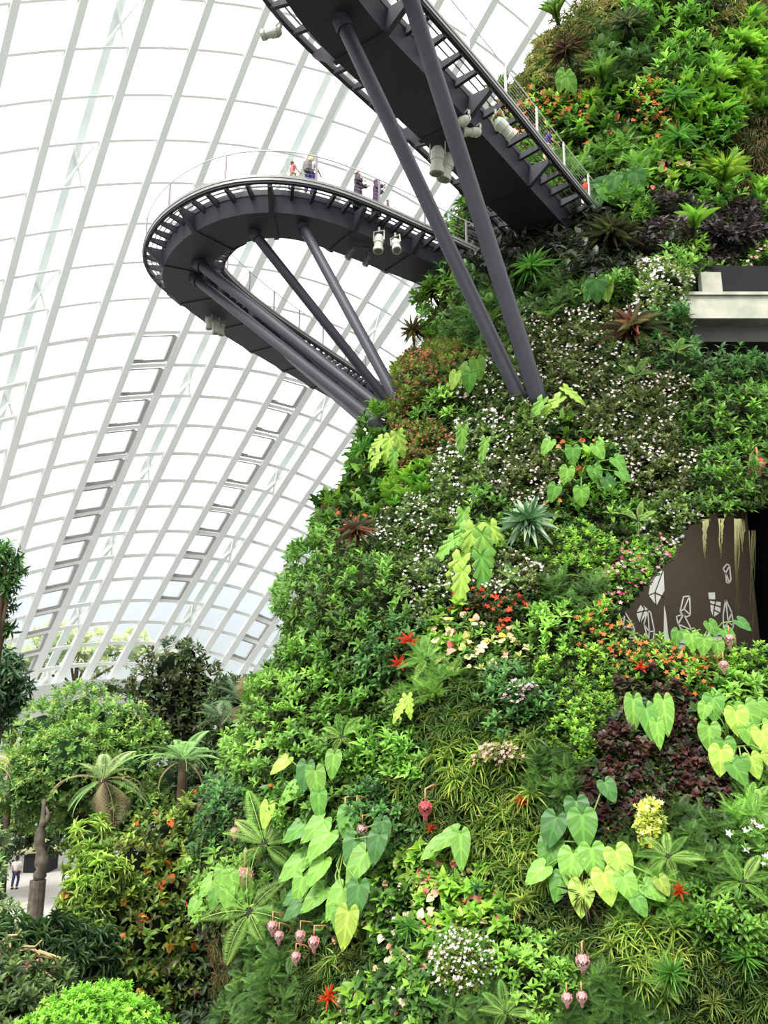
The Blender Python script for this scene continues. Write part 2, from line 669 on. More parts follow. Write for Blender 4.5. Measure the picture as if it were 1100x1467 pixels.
C5 = {20: {4: (470, 200), 5: (630, 265), 6: (775, 341)}, 19: {5: (550, 410)}, 17: {7: (680, 785), 8: (805, 860)}, 16: {7: (600, 910), 8: (730, 965)}}
_pts = []
for D_, ox, oy in ((C2, 0, 350), (C3, 0, 650), (C1, 0, 0), (C4, 250, 500), (C5, 300, 100)):
    for j_, r_ in D_.items():
        for i_, (x_, y_) in r_.items():
            _pts.append((i_, j_, ox + x_ * 400 / 1100, oy + y_ * 400 / 1100))
_pts = np.array(_pts, float)


def _basis(i, j):
    i = (np.asarray(i, float) - 4) / 8
    j = (np.asarray(j, float) - 11) / 11
    return np.stack([i ** a * j ** b for a in range(4) for b in range(4 - a)], -1)


_cx = np.linalg.lstsq(_basis(_pts[:, 0], _pts[:, 1]), _pts[:, 2], rcond=None)[0]
_cy = np.linalg.lstsq(_basis(_pts[:, 0], _pts[:, 1]), _pts[:, 3], rcond=None)[0]
DC = np.array([8.0, 18.0, -12.0])
DR = np.array([48.0, 52.0, 72.0])


def dome_pt(i, j):
    """a node of the grid shell, on the ellipsoid of the glasshouse"""
    b = _basis(i, j)
    r = ray(float(b @ _cx), float(b @ _cy))
    o = -DC / DR
    q = r / DR
    A, B, C = q @ q, 2 * (o @ q), o @ o - 1
    t = (-B + math.sqrt(B * B - 4 * A * C)) / (2 * A)
    return r * t


def dome_in(p):
    return norm(-(p - DC) / DR ** 2)


I0, I1, J0, J1 = -4, 12, 0, 26
NODE = {(i, j): dome_pt(i, j) for i in range(I0, I1 + 1) for j in range(J0, J1 + 1)}
dome = empty('ceiling', (0, 0, 0))
tag(dome, 'curved glass and white steel grid shell of the conservatory', 'glass dome', kind='structure')


def dome_sweep(pts, wdt, dep, off=0.0):
    rings = []
    for k, p in enumerate(pts):
        t = norm(pts[min(k + 1, len(pts) - 1)] - pts[max(k - 1, 0)])
        n = dome_in(p)
        s = norm(np.cross(t, n))
        p = p + n * off
        rings.append([p - s * wdt / 2, p + s * wdt / 2, p + s * wdt / 2 + n * dep, p - s * wdt / 2 + n * dep])
    return rings


for i in range(I0, I1 + 1):
    heavy = i % 4 == 0
    pts = [dome_pt(i, j) for j in np.arange(J0, J1 + .01, .5)]
    m = MB()
    m.sweep(dome_sweep(pts, .5 if heavy else .46, .5 if heavy else .42))
    o = m.build('rib', M_RIB, dome)
    if heavy:
        m = MB()
        p2 = [dome_pt(i - .30, j) for j in np.arange(J0, J1 + .01, .5)]
        m.sweep(dome_sweep(p2, .5, .12, -.9))
        p3 = [dome_pt(i + .16, j) for j in np.arange(J0, J1 + .01, .5)]
        m.sweep(dome_sweep(p3, .38, .1, -.9))
        m.build('outer_chord', M_RIB2, dome)
        m = MB()
        for j in range(J0, J1, 3):
            for a, b in ((i - .38, i - .05), (i - .05, i - .38)):
                q0, q1 = dome_pt(a, j), dome_pt(b, j + .9)
                m.bar(q0 - dome_in(q0) * .7, q1 - dome_in(q1) * .7, .14, .14)
        m.build('lattice_brace', M_RIB, dome)
for j in range(J0, J1 + 1):
    pts = [dome_pt(i, j) for i in np.arange(I0, I1 + .01, .5)]
    m = MB()
    m.sweep(dome_sweep(pts, .24 if j < 15 else .15, .26))
    m.build('purlin', M_RIB, dome)
m = MB()
for i in range(I0, I1):
    for j in range(J0, J1):
        q = [NODE[i, j], NODE[i + 1, j], NODE[i + 1, j + 1], NODE[i, j + 1]]
        m.add([p - dome_in(p) * .03 for p in q], [(0, 1, 2, 3)])
gl = m.build('glazing', M_GLASS, dome)
# opening vents: grey frames in three columns of the grid
vents = [(2, j) for j in range(1, 14)] + [(6, j) for j in range(4, 13)] + [(10, j) for j in range(2, 10)]
for (i, j) in vents:
    def bl(u, v, off):
        p = dome_pt(i + u, j + v)
        return p + dome_in(p) * off
    m = MB()
    a, b, c, d = (.08, .14), (.84, .14), (.84, .9), (.08, .9)
    m.bar(bl(*b, .12), bl(*c, .12), .26, .3, dome_in(NODE[i, j]))
    m.bar(bl(*a, .12), bl(*b, .12), .2, .3, dome_in(NODE[i, j]))
    m.bar(bl(*c, .12), bl(*d, .12), .09, .2, dome_in(NODE[i, j]))
    m.bar(bl(*d, .12), bl(*a, .12), .09, .2, dome_in(NODE[i, j]))
    m.bar(bl(.1, .2, .2), bl(.28, .2, .5), .07, .07)
    m.build('vent_frame', M_VENT, dome)

# wall below the glass, floor, path
m = MB()
rings = []
for i in np.arange(I0, I1 + .01, .5):
    p = dome_pt(i, 0)
    n = dome_in(p)
    n = norm(np.array([n[0], n[1], 0]))
    p = p + n * .2
    rings.append([[p[0], p[1], GZ - .5], [p[0], p[1], p[2] + .25], [p[0] + n[0] * 1.2, p[1] + n[1] * 1.2, p[2] + .25], [p[0] + n[0] * 1.2, p[1] + n[1] * 1.2, GZ - .5]])
m.sweep(rings)
tag(m.build('wall_back', M_PALEWALL), kind='structure')
m = MB()
m.box((8, 30, GZ - .3), 150, 130, .6)
tag(m.build('floor', M_SOIL), kind='structure')
m = MB()
P_ = [(-34, 42), (-22, 36), (-14.5, 36), (-14, 46), (-15.5, 60), (-30, 62), (-40, 55)]
m.add([(x, y, GZ + .02) for x, y in P_] + [(x, y, GZ + .08) for x, y in P_], [tuple(range(7, 14))] + [(k, (k + 1) % 7, 7 + (k + 1) % 7, 7 + k) for k in range(7)])
tag(m.build('trim_path', M_PATH), kind='structure')


# ================================================================ WALKWAYS
def catmull(P, step=.35):
    P = [np.asarray(p, float) for p in P]
    P = [2 * P[0] - P[1]] + P + [2 * P[-1] - P[-2]]
    out = []
    for k in range(1, len(P) - 2):
        a, b, c, d = P[k - 1:k + 3]
        n = max(2, int(np.linalg.norm(c - b) / step))
        for s in np.arange(n) / n:
            out.append(.5 * (2 * b + (c - a) * s + (2 * a - 5 * b + 4 * c - d) * s ** 2 + (3 * b - a - 3 * c + d) * s ** 3))
    out.append(P[-2])
    return np.array(out)


def resample(C, step):
    s = np.concatenate([[0], np.cumsum(np.linalg.norm(np.diff(C, axis=0), axis=1))])
    n = int(s[-1] / step)
    t = np.linspace(0, s[-1], n + 1)
    return np.stack([np.interp(t, s, C[:, k]) for k in range(C.shape[1])], -1)


def smooth_path(C, it=30):
    C = C.copy()
    for _ in range(it):
        C[1:-1] = C[1:-1] * .5 + (C[:-2] + C[2:]) * .25
    return C


def path_frames(C):
    T = np.gradient(C, axis=0)
    T = norm(T)
    N = np.stack([T[:, 1], -T[:, 0]], -1)   # right-hand side
    return T, N


HW = 1.72


def walkway(name, label, C, rail_sides, post_mats, HW=1.72, pitch=.74):
    """C: plan centreline (n,2)"""
    root = empty(name, (C[0][0], C[0][1], DECK))
    tag(root, label, 'walkway')
    inv = np.array([C[0][0], C[0][1], DECK])
    T, N = path_frames(C)

    def P(k, s, z):
        q = C[k] + N[k] * s
        return np.array([q[0], q[1], z]) - inv

    n = len(C)
    m = MB()
    m.sweep([[P(k, -.92, DECK - .95), P(k, .92, DECK - .95), P(k, 1.04, DECK - .25), P(k, -1.04, DECK - .25)] for k in range(n)])
    m.build('girder', M_STEELD, root)
    m = MB()
    m.sweep([[P(k, -1.06, DECK - .25), P(k, 1.06, DECK - .25), P(k, 1.06, DECK), P(k, -1.06, DECK)] for k in range(n)])
    m.build('deck', M_STEEL, root)
    for sg in (-1, 1):
        m = MB()
        m.sweep([[P(k, sg * (HW - .06), DECK - .2), P(k, sg * (HW + .08), DECK - .2), P(k, sg * (HW + .08), DECK), P(k, sg * (HW - .06), DECK)] for k in range(n)])
        m.build('edge_beam', M_STEELD, root)
        m = MB()
        m.sweep([[P(k, sg * (HW - .02), DECK), P(k, sg * (HW + .14), DECK), P(k, sg * (HW + .14), DECK + .1), P(k, sg * (HW - .02), DECK + .1)] for k in range(n)])
        m.build('kerb', M_KERB, root)
        m = MB()
        m.sweep([[P(k, sg * (HW + .08), DECK - .12), P(k, sg * (HW + .12), DECK - .12), P(k, sg * (HW + .12), DECK - .02), P(k, sg * (HW + .08), DECK - .02)] for k in range(n)])
        m.build('edge_trim', M_KERB, root)
    for sg in (-1, 1):
        for f_ in (.36, .7):
            m = MB()
            x_ = sg * (1.06 + (HW - 1.12) * f_)
            m.sweep([[P(k, x_ - .012, DECK - .06), P(k, x_ + .012, DECK - .06), P(k, x_ + .012, DECK), P(k, x_ - .012, DECK)] for k in range(n)])
            m.build('grating_bar', M_STEEL, root)
    step = max(1, int(round(pitch / np.linalg.norm(C[1] - C[0]))))
    for q, k in enumerate(range(2, n - 2, step)):
        m = MB()
        t = np.array([T[k][0], T[k][1], 0])
        if q % 5 == 0:
            prof = [(-HW, DECK - .34), (-1.0, DECK - .99), (1.0, DECK - .99), (HW, DECK - .34), (HW, DECK - .2), (-HW, DECK - .2)]
            wd = .09
        else:
            prof = [(-HW, DECK - .3), (-1.08, DECK - .42), (1.08, DECK - .42), (HW, DECK - .3), (HW, DECK - .14), (-HW, DECK - .14)]
            wd = .06
        m.sweep([[P(k, a_, z_) + t * g_ for a_, z_ in prof] for g_ in (-wd, wd)])
        m.build('cross_bracket', M_STEEL, root)
    # railings
    for sg, pm in zip(rail_sides, post_mats):
        e = sg * (HW + .06)
        m = MB()
        m.tube([P(k, e, DECK + 1.22) for k in range(n)], .022, 6)
        m.build('top_rail', M_RAIL, root)
        for h in np.arange(.2, 1.2, .165):
            m = MB()
            m.tube([P(k, e, DECK + h) for k in range(0, n, 2)], .006, 4, False)
            m.build('railing_wire', M_RAIL, root)
        ps = max(1, int(round(2.3 / np.linalg.norm(C[1] - C[0]))))
        for k in range(ps // 2, n, ps):
            m = MB()
            m.bar(P(k, e, DECK), P(k, e, DECK + 1.24), .05, .09, (T[k][0], T[k][1], 0))
            m.build('railing_post', pm, root)
    return root, C, T, N


# lower branch: plan of its outer edge, read at deck level
outer = np.array([(4.6, 33.9), (3.1, 32.7), (1.4, 31.4), (-.3, 30.1), (-1.6, 29.2), (-2.75, 28.6), (-4.1, 28.3), (-5.7, 28.4), (-7.2, 29.0), (-8.5, 30.0), (-9.6, 31.2),
                  (-10.7, 33.2), (-11.1, 35.1), (-10.7, 37.0), (-9.4, 40.2), (-7.5, 43.8), (-5.6, 47.2), (-3.8, 50.3), (-1.5, 53.2), (1.5, 55.6)])
oc = smooth_path(resample(catmull(outer), .3), 8)
T0, N0 = path_frames(oc)
cl = oc + N0 * HW            # walking away from the mountain, the inside of the loop is on the right
# decide the inner side
if np.linalg.norm(cl[len(cl) // 3] - np.array([-3, 38])) > np.linalg.norm(oc[len(oc) // 3] - N0[len(oc) // 3] * HW - np.array([-3, 38])):
    cl = oc - N0 * HW
cl = resample(smooth_path(cl, 6), .3)
LOW, LC, LT, LN = walkway('aerial_walkway', 'dark steel walkway looping out over the air at left with people on its deck', cl, (1, -1), (M_POSTD, M_POSTD))
# upper branch
upr = np.array([(10.6, 35.6), (8.9, 33.6), (7.6, 31.9), (5.3, 28.8), (3.0, 25.6), (1.0, 22.9), (-.7, 20.7), (-1.9, 18.8), (-2.2, 16.9), (-1.2, 15.0), (1.0, 13.9), (4, 13.4), (7, 13.0)])
uc = resample(smooth_path(resample(catmull(upr), .3), 14), .3)
UPW, UC, UT, UN = walkway('aerial_walkway', 'dark steel walkway crossing overhead to the upper mountain, seen from below', uc, (1, -1), (M_RAIL, M_RAIL), 1.85, .86)

# landing slab where the two branches meet the mountain
m = MB()
LP = [(4.3, 34.6), (5.6, 32.0), (8.6, 30.6), (11.5, 34.0), (9.0, 39.5), (5.5, 38.5)]
c0 = np.array([7.4, 35.0])
m.add([(x - c0[0], y - c0[1], -.95) for x, y in LP] + [(x - c0[0], y - c0[1], -.02) for x, y in LP],
      [tuple(reversed(range(6))), tuple(range(6, 12))] + [(k, (k + 1) % 6, 6 + (k + 1) % 6, 6 + k) for k in range(6)])
o = m.build('landing_platform', M_STEELD)
o.location = (c0[0], c0[1], DECK)
tag(o, 'dark landing slab where both walkways enter the mountain', 'platform')


def near_k(C, x, y):
    return int(np.argmin((C[:, 0] - x) ** 2 + (C[:, 1] - y) ** 2))


def strut(top, bot, r0, r1, label, flare=False):
    top, bot = np.asarray(top, float), np.asarray(bot, float)
    root = empty('support_strut', bot)
    tag(root, label, 'strut')
    m = MB()
    v = top - bot
    pts = [v * s for s in (0, .03, .25, .5, .75, .965, 1.0)]
    rr = [r1, r1, r1 * .8 + r0 * .2, (r0 + r1) / 2, r0, r0, r0 * (1.35 if flare else .8)]
    m.tube(pts, rr, 16)
    m.build('tube', M_STEEL, root, True)
    m = MB()
    m.tube([v * .965, v * .995], [r0 * 1.25, r0 * 1.25], 12)
    m.box(v * 1.005, r0 * 1.2, r0 * 2.2, r0 * 2.6)
    m.build('pin_joint', M_STEELD, root)
    return root


GB = DECK - .95
b1, _ = hit(752, 585)
b2, _ = hit(776, 588)
strut(at_z(487, 26, GB), b1, .21, .19, 'left one of the two thick struts propping the overhead walkway')
strut(at_z(573, -48, GB), b2, .22, .22, 'right one of the two thick struts propping the overhead walkway', True)
b3, _ = hit(578, 590)
b4, _ = hit(566, 592)
strut(at_z(432, 322, GB), b3, .2, .2, 'strut from middle of the looping walkway, furthest right of its fan')
strut(at_z(362, 332, GB), b4, .2, .2, 'strut from near bend of the looping walkway, second of its fan')
b5, _ = hit(556, 597)
b6, _ = hit(543, 605)
b7, _ = hit(536, 612)
strut(at_z(283, 376, GB), b5, .23, .22, 'thick strut running back from the far left bend of the walkway', True)
strut(at_z(278, 398, GB), b6, .22, .2, 'strut under the far left bend, just below its thicker twin')
strut(at_z(407, 506, GB), b7, .19, .17, 'thin lowest strut under the receding leg of the looping walkway')


# ---------------------------------------------------------------- floodlights
def floodlight(loc, axis, size, label, dark=False, group=None):
    root = empty('floodlight', loc)
    tag(root, label, 'spotlight', group)
    ax = norm(axis)
    s = norm(np.cross(ax, (0.3, 1, 0.2)))
    mat = M_LAMPD if dark else M_LAMP
    m = MB()
    R = size * .26
    m.tube([ax * 0, ax * size * .12, ax * size * .14, ax * size * .5, ax * size * .52, ax * size * .78, ax * size * .8, ax * size],
           [R * .7, R * .9, R, R, R * .86, R * .86, R * 1.05, R * 1.05], 14)
    m.build('housing', mat, root)
    m = MB()
    m.tube([ax * size * .995, ax * size * 1.03], [R * .8, R * .74], 14)
    m.build('lens', M_LENS, root)
    m = MB()
    h_ = np.array([0, 0, size * .28])
    m.tube([ax * size * .3 + s * R * 1.1, h_ + s * R * 1.1, h_ - s * R * 1.1, ax * size * .3 - s * R * 1.1], .03, 6)
    m.build('yoke', M_LAMPD if dark else M_LAMP, root)
    m = MB()
    m.tube([h_ * .95, h_ * 1.8], [.045, .045], 8)
    m.build('mount_arm', M_LAMPD if dark else M_LAMP, root)
    return root


fl = [((543, 338), (-.05, -.15, -1), .78, 'left white floodlight of the pair under the looping walkway'),
      ((566, 345), (.1, -.5, -1), .72, 'right white floodlight of the pair under the looping walkway'),
      ((627, 212), (-.05, .1, -1), .95, 'left white floodlight of the pair under the overhead walkway'),
      ((644, 222), (-.25, .1, -1), .95, 'right white floodlight of the pair under the overhead walkway'),
      ((299, 455), (.05, 0, -1), .62, 'leftmost of the three lamps under the receding walkway leg'),
      ((309, 460), (.05, 0, -1), .68, 'middle one of the three lamps under the receding walkway leg'),
      ((317, 464), (.05, 0, -1), .62, 'rightmost of the three lamps under the receding walkway leg')]
for (px, py), ax, sz, lb_ in fl:
    floodlight(at_z(px, py, GB - .22 * sz), ax, sz, lb_)
floodlight(at_z(506, 357, GB - .3), (-.6, 0, -1), .5, 'left small dark lamp on the bar under the looping walkway', True)
floodlight(at_z(529, 366, GB - .3), (-.4, 0, -1), .5, 'right small dark lamp on the bar under the looping walkway', True)
floodlight(at_z(672, 170, GB - .12), (-.8, .2, -.2), .62, 'grey spotlight tilted left in the cluster beside the overhead walkway')
floodlight(at_z(688, 190, GB - .12), (-.9, -.2, -.1), .62, 'grey spotlight lowest in the cluster beside the overhead walkway')
floodlight(at_z(710, 172, GB - .1), (.7, .3, -.5), .8, 'large white floodlight at right of the cluster beside the overhead walkway')
floodlight(at_z(402, 45, GB + .45), (-1, .3, .05), .6, 'small white lamp on the outer edge of the overhead walkway')
m = MB()
m.bar(at_z(500, 352, GB - .1), at_z(545, 356, GB - .1), .05, .05)
tag(m.build('lamp_bar', M_STEELD), 'thin dark bar under the looping walkway holding the small lamps', 'bar')


# ---------------------------------------------------------------- people
def skin_fig(name, verts, edges, radii, mat, parent, sub=1):
    me = bpy.data.meshes.new(name)
    me.from_pydata([tuple(v) for v in verts], edges, [])
    o = link_mesh(name, me, mat, parent)
    md = o.modifiers.new('skin', 'SKIN')
    md.use_smooth_shade = True
    sv = me.skin_vertices[0].data
    for k, r in enumerate(radii):
        sv[k].radius = (r, r) if np.isscalar(r) else r
    sv[0].use_root = True
    s = o.modifiers.new('sub', 'SUBSURF')
    s.levels = s.render_levels = sub
    return o


def head_parts(root, hz, hair_mat, cover=False, y0=0.0, r=.105):
    """face with eyes, nose, mouth and ears; hair or a headscarf"""
    m = MB()
    n = 12
    rings = []
    for t in np.linspace(-1, 1, 11):
        rr = r * math.sqrt(max(0, 1 - t * t)) * (1 - .14 * max(0, -t))
        rings.append([(rr * .82 * math.cos(a), y0 - .0 + rr * .98 * math.sin(a), hz + t * r * 1.22) for a in np.arange(n) * 2 * PI / n])
    m.sweep(rings)
    m.box((0, y0 - r * .98, hz - r * .12), .026, .04, .045)      # nose
    for sg in (-1, 1):
        m.box((sg * r * .84, y0 + .01, hz - .005), .02, .035, .06)  # ears
    h = m.build('head', M_SKIN, root, True)
    m = MB()
    for sg in (-1, 1):
        m.tube([(sg * .034, y0 - r * .86, hz + .012), (sg * .034, y0 - r * .97, hz + .012)], [.013, .009], 8)
    m.box((0, y0 - r * .9, hz - r * .55), .045, .02, .01)
    m.build('face', M_HAIR, h)
    m = MB()
    rings = []
    for t in np.linspace(-.55 if not cover else -1.5, 1, 9):
        tt = max(t, -1)
        rr = (r + .016) * math.sqrt(max(0, 1 - min(tt * tt, .5 if t < -.6 else 1)))
        ring = []
        for a in np.arange(n) * 2 * PI / n:
            yy = rr * math.sin(a)
            if t < .5 and yy < -rr * .15:
                yy = -rr * (.15 if not cover else .5)
            ring.append((rr * .9 * math.cos(a), y0 + yy + .012, hz + t * (r * 1.25 + .012)))
        rings.append(ring)
    m.sweep(rings)
    m.build('headscarf' if cover else 'hair', hair_mat, root, True)


def hand(m, w, d):
    """palm and five fingers, at wrist w, pointing along d"""
    w, d = np.asarray(w, float), norm(d)
    s = norm(np.cross(d, (0, 1, .2)))
    u = np.cross(s, d)
    m.tube([w, w + d * .045, w + d * .085], [.024, .034, .03], 8)
    for k, L in enumerate((.062, .075, .08, .068)):
        a = w + d * .08 + s * (k - 1.5) * .017
        m.tube([a, a + d * L * .5 - u * .006, a + d * L * .9 - u * .022], [.0095, .009, .006], 6)
    a = w + d * .03 + s * .03
    m.tube([a, a + (d * .6 + s * .8) * .035, a + (d * .9 + s * .5) * .065], [.011, .01, .007], 6)


def person(loc, rot, h, label, shirt, legs, hair, arms='down', robe=False, pack=None, step=.08, cover=False):
    root = empty('person', loc)
    root.rotation_euler = (0, 0, rot)
    root.scale = (h / 1.72,) * 3
    tag(root, label, 'person')
    # body: one continuous figure
    if arms == 'down':
        L = [(-.21, 0, 1.38), (-.26, .03, 1.12), (-.25, -.06, .88)]
        R = [(.21, 0, 1.38), (.26, .03, 1.12), (.25, -.06, .88)]
    elif arms == 'up':      # holding up a phone
        L = [(-.21, 0, 1.38), (-.27, -.08, 1.16), (-.12, -.30, 1.36)]
        R = [(.21, 0, 1.38), (.27, -.08, 1.16), (.12, -.30, 1.36)]
    else:                   # forward, hands on a rail
        L = [(-.21, 0, 1.38), (-.26, -.1, 1.14), (-.2, -.36, 1.08)]
        R = [(.21, 0, 1.38), (.26, -.1, 1.14), (.2, -.36, 1.08)]
    V = [(0, 0, .93), (0, .01, 1.12), (0, 0, 1.32), (0, 0, 1.45), (0, -.01, 1.55),
         (-.1, 0, .9), (-.11, -step, .5), (-.11, step * .6, .09), (-.11, step * .6 - .14, .04),
         (.1, 0, .9), (.11, step, .5), (.11, step * 1.6, .09), (.11, step * 1.6 - .14, .04)] + L + R
    E = [(0, 1), (1, 2), (2, 3), (3, 4), (0, 5), (5, 6), (6, 7), (7, 8), (0, 9), (9, 10), (10, 11), (11, 12),
         (2, 13), (13, 14), (14, 15), (2, 16), (16, 17), (17, 18)]
    R_ = [(.15, .11), (.14, .1), (.16, .11), .06, .055, .095, .06, .04, .035, .095, .06, .04, .035, .06, .042, .03, .06, .042, .03]
    skin_fig('body', V, E, R_, M_SKIN, root)
    # clothes
    if robe:
        m = MB()
        rings = []
        for z, rr in ((.06, .30), (.4, .27), (.8, .23), (1.05, .2), (1.3, .22), (1.42, .17), (1.5, .09)):
            rings.append([(rr * math.cos(a) * (1 + .04 * math.sin(7 * a)), rr * .75 * math.sin(a) * (1 + .04 * math.cos(5 * a)), z) for a in np.arange(20) * 2 * PI / 20])
        m.sweep(rings)
        for A in (L, R):
            m.tube([(A[0][0] * .8, 0, 1.38), A[1], np.array(A[1]) * .25 + np.array(A[2]) * .75], [.1, .1, .1], 10)
        m.build('robe', shirt, root, True)
    else:
        skin_fig('shirt', [(0, .005, .92), (0, .01, 1.12), (0, 0, 1.33), (0, 0, 1.44)] + [np.array(L[0]), np.array(L[1]) * .7 + np.array(L[0]) * .3] + [np.array(R[0]), np.array(R[1]) * .7 + np.array(R[0]) * .3],
                 [(0, 1), (1, 2), (2, 3), (2, 4), (4, 5), (2, 6), (6, 7)],
                 [(.185, .135), (.17, .125), (.185, .13), .08, .085, .075, .085, .075], shirt, root)
        skin_fig('trousers', [(0, 0, .95), (-.1, 0, .86), (-.11, -step, .5), (-.11, step * .6, .12), (.1, 0, .86), (.11, step, .5), (.11, step * 1.6, .12)],
                 [(0, 1), (1, 2), (2, 3), (0, 4), (4, 5), (5, 6)], [(.17, .13), .115, .085, .07, .115, .085, .07], legs, root)
    m = MB()
    hand(m, L[2], np.array(L[2]) - np.array(L[1]))
    hand(m, R[2], np.array(R[2]) - np.array(R[1]))
    m.build('hands', M_SKIN, root, True)
    m = MB()
    for sx, sy in ((-.11, step * .6), (.11, step * 1.6)):
        m.tube([(sx, sy + .07, .05), (sx, sy, .055), (sx, sy - .1, .045), (sx, sy - .17, .035)], [.045, .055, .05, .03], 8)
    m.build('shoes', M_HAIR, root, True)
    head_parts(root, 1.60, hair, cover)
    if pack:
        m = MB()
        m.sweep([[(x * s, .14 + y * q, z) for x, y in ((-1, 0), (-.8, 1), (.8, 1), (1, 0))] for z, s, q in
                 ((.95, .13, .14), (1.0, .16, .19), (1.2, .165, .2), (1.38, .15, .16), (1.45, .09, .08))])
        b = m.build('backpack', pack, root)
        m = MB()
        for sg in (-1, 1):
            m.tube([(sg * .11, .15, 1.42), (sg * .12, .02, 1.5), (sg * .13, -.14, 1.38), (sg * .15, -.12, 1.15), (sg * .15, .14, 1.02)], .018, 6)
        m.build('strap', pack, b)
    return root


def on_deck(px, py_head, h):
    r = ray(px, py_head)
    return (r * ((DECK + h) / r[2]))


def deck_place(px, py_head, h, C, T, N, side=1):
    """stand near one railing so that the head comes where the photo shows it"""
    best = None
    for sl in ((1.5,) if C is UC else (1.15, .9)):
        q = C + N * sl * side
        X_, Y_, _ = proj(np.c_[q, np.full(len(q), DECK + h)])
        e = abs(X_ - px) * 2 + abs(Y_ - py_head) * .5
        k = int(np.argmin(e))
        if best is None or e[k] < best[0]:
            best = (e[k], q[k])
    return (best[1][0], best[1][1], DECK)


# which side of each deck faces the viewer
_k = near_k(LC, -1, 31)
LSIDE = -1 if np.linalg.norm(LC[_k] - LN[_k]) < np.linalg.norm(LC[_k] + LN[_k]) else 1
_k = near_k(UC, 5, 28)
USIDE = 1 if (UC[_k] + UN[_k])[0] > UC[_k][0] else -1
person(deck_place(442, 206, 1.8, LC, LT, LN, LSIDE), 2.6, 1.8, 'tall person in white shirt and blue trousers wearing a grey backpack', cloth('white_shirt', (226, 222, 216)), cloth('blue_trousers', (88, 88, 150)),
       M_BLONDE, 'forward', pack=cloth('grey_backpack', (122, 118, 116)))
person(deck_place(420, 228, 1.2, LC, LT, LN, LSIDE), 2.2, 1.25, 'small child in pink top with long dark hair beside the backpacker', cloth('pink_top', (240, 120, 130)), cloth('pale_shorts', (214, 190, 170)),
       cloth('brown_hair', (96, 60, 56)), 'forward')
person(deck_place(515, 238, 1.68, LC, LT, LN, LSIDE), 1.2, 1.68, 'person in long dark robe facing sideways on the looping walkway', cloth('dark_robe', (74, 66, 76)), M_HAIR, cloth('dark_scarf', (78, 68, 78)),
       'forward', robe=True, cover=True)
person(deck_place(541, 238, 1.7, LC, LT, LN, LSIDE), 1.5, 1.7, 'person in dark robe lifting a phone on the looping walkway', cloth('plum_robe', (82, 66, 84)), M_HAIR, cloth('plum_scarf', (92, 70, 88)),
       'up', robe=True, cover=True)
person(deck_place(556, 279, .95, LC, LT, LN, LSIDE), 1.4, 1.0, 'little child in violet clothes behind the railing post', cloth('violet_top', (150, 130, 168)), cloth('violet_trousers', (140, 120, 160)),
       M_HAIR, 'down')
person(deck_place(784, 212, 1.5, UC, UT, UN, USIDE), 2.0, 1.55, 'person in navy top behind the overhead walkway railing', cloth('navy_top', (58, 54, 120)), cloth('beige_trousers', (190, 170, 130)), M_HAIR, 'forward')
person(deck_place(836, 262, 1.5, UC, UT, UN, USIDE), 2.4, 1.5, 'person in red and white by the walkway end at the mountain', cloth('red_top', (214, 70, 64)), cloth('white_trousers', (228, 214, 206)), M_BLONDE, 'forward')
g = at_z(21, 1276, GZ)
person((g[0], g[1] * 1.0, GZ + .08), 3.0, 1.72, 'visitor in white shirt and dark trousers on the ground path at left', cloth('plain_white_shirt', (236, 234, 230)), cloth('dark_blue_trousers', (64, 74, 104)), M_HAIR, 'down')


# ================================================================ RECESSES IN THE MOUNTAIN
# cave room: brown wall with white crystal drawings
CY = 19.6


def cv(px, py, y=CY):
    return at_y(px, py, y)


m = MB()
a, b = cv(860, 960), cv(1066, 700)
m.box(((a[0] + b[0]) / 2, CY + .1, (a[2] + b[2]) / 2 - .2), b[0] - a[0], .2, b[2] - a[2] + 1)
cave = m.build('wall_cave', M_BROWN)
tag(cave, kind='structure')
m = MB()
m.box((b[0] + 2.2, CY + 1.2, (a[2] + b[2]) / 2), 4.4, .2, 6)
fz_ = at_y(1000, 945, 14.6)[2]
m.box(((a[0] + b[0]) / 2 + 2, 17.4, fz_ - .1), b[0] - a[0] + 4.0, 5.0, .2)
m.box(((a[0] + b[0]) / 2 + 2, CY + .3, b[2] + .2), b[0] - a[0] + 4.0, 1.8, .3)
tag(m.build('wall_recess', M_BLACK), kind='structure')


def cc(x, y, off=.015):
    """photo crop coordinates on the cave wall"""
    return cv(860 + x * 240 / 1100, 640 + y * 240 / 1100, CY - off)


def outline(name, pts, pairs, wdt=.028):
    m = MB()
    for i, j in pairs:
        m.bar(cc(*pts[i]), cc(*pts[j]), wdt, .012, (0, 1, 0))
    m.build(name, M_WHITE, cave)


def solid(name, pts, lines=()):
    m = MB()
    m.add([cc(*p) for p in pts], [tuple(range(len(pts)))])
    o = m.build(name, M_WHITE, cave)
    if lines:
        m = MB()
        for p, q in lines:
            m.bar(cc(*p, .03), cc(*q, .03), .022, .01, (0, 1, 0))
        m.build('facet_line', M_BROWN, o)


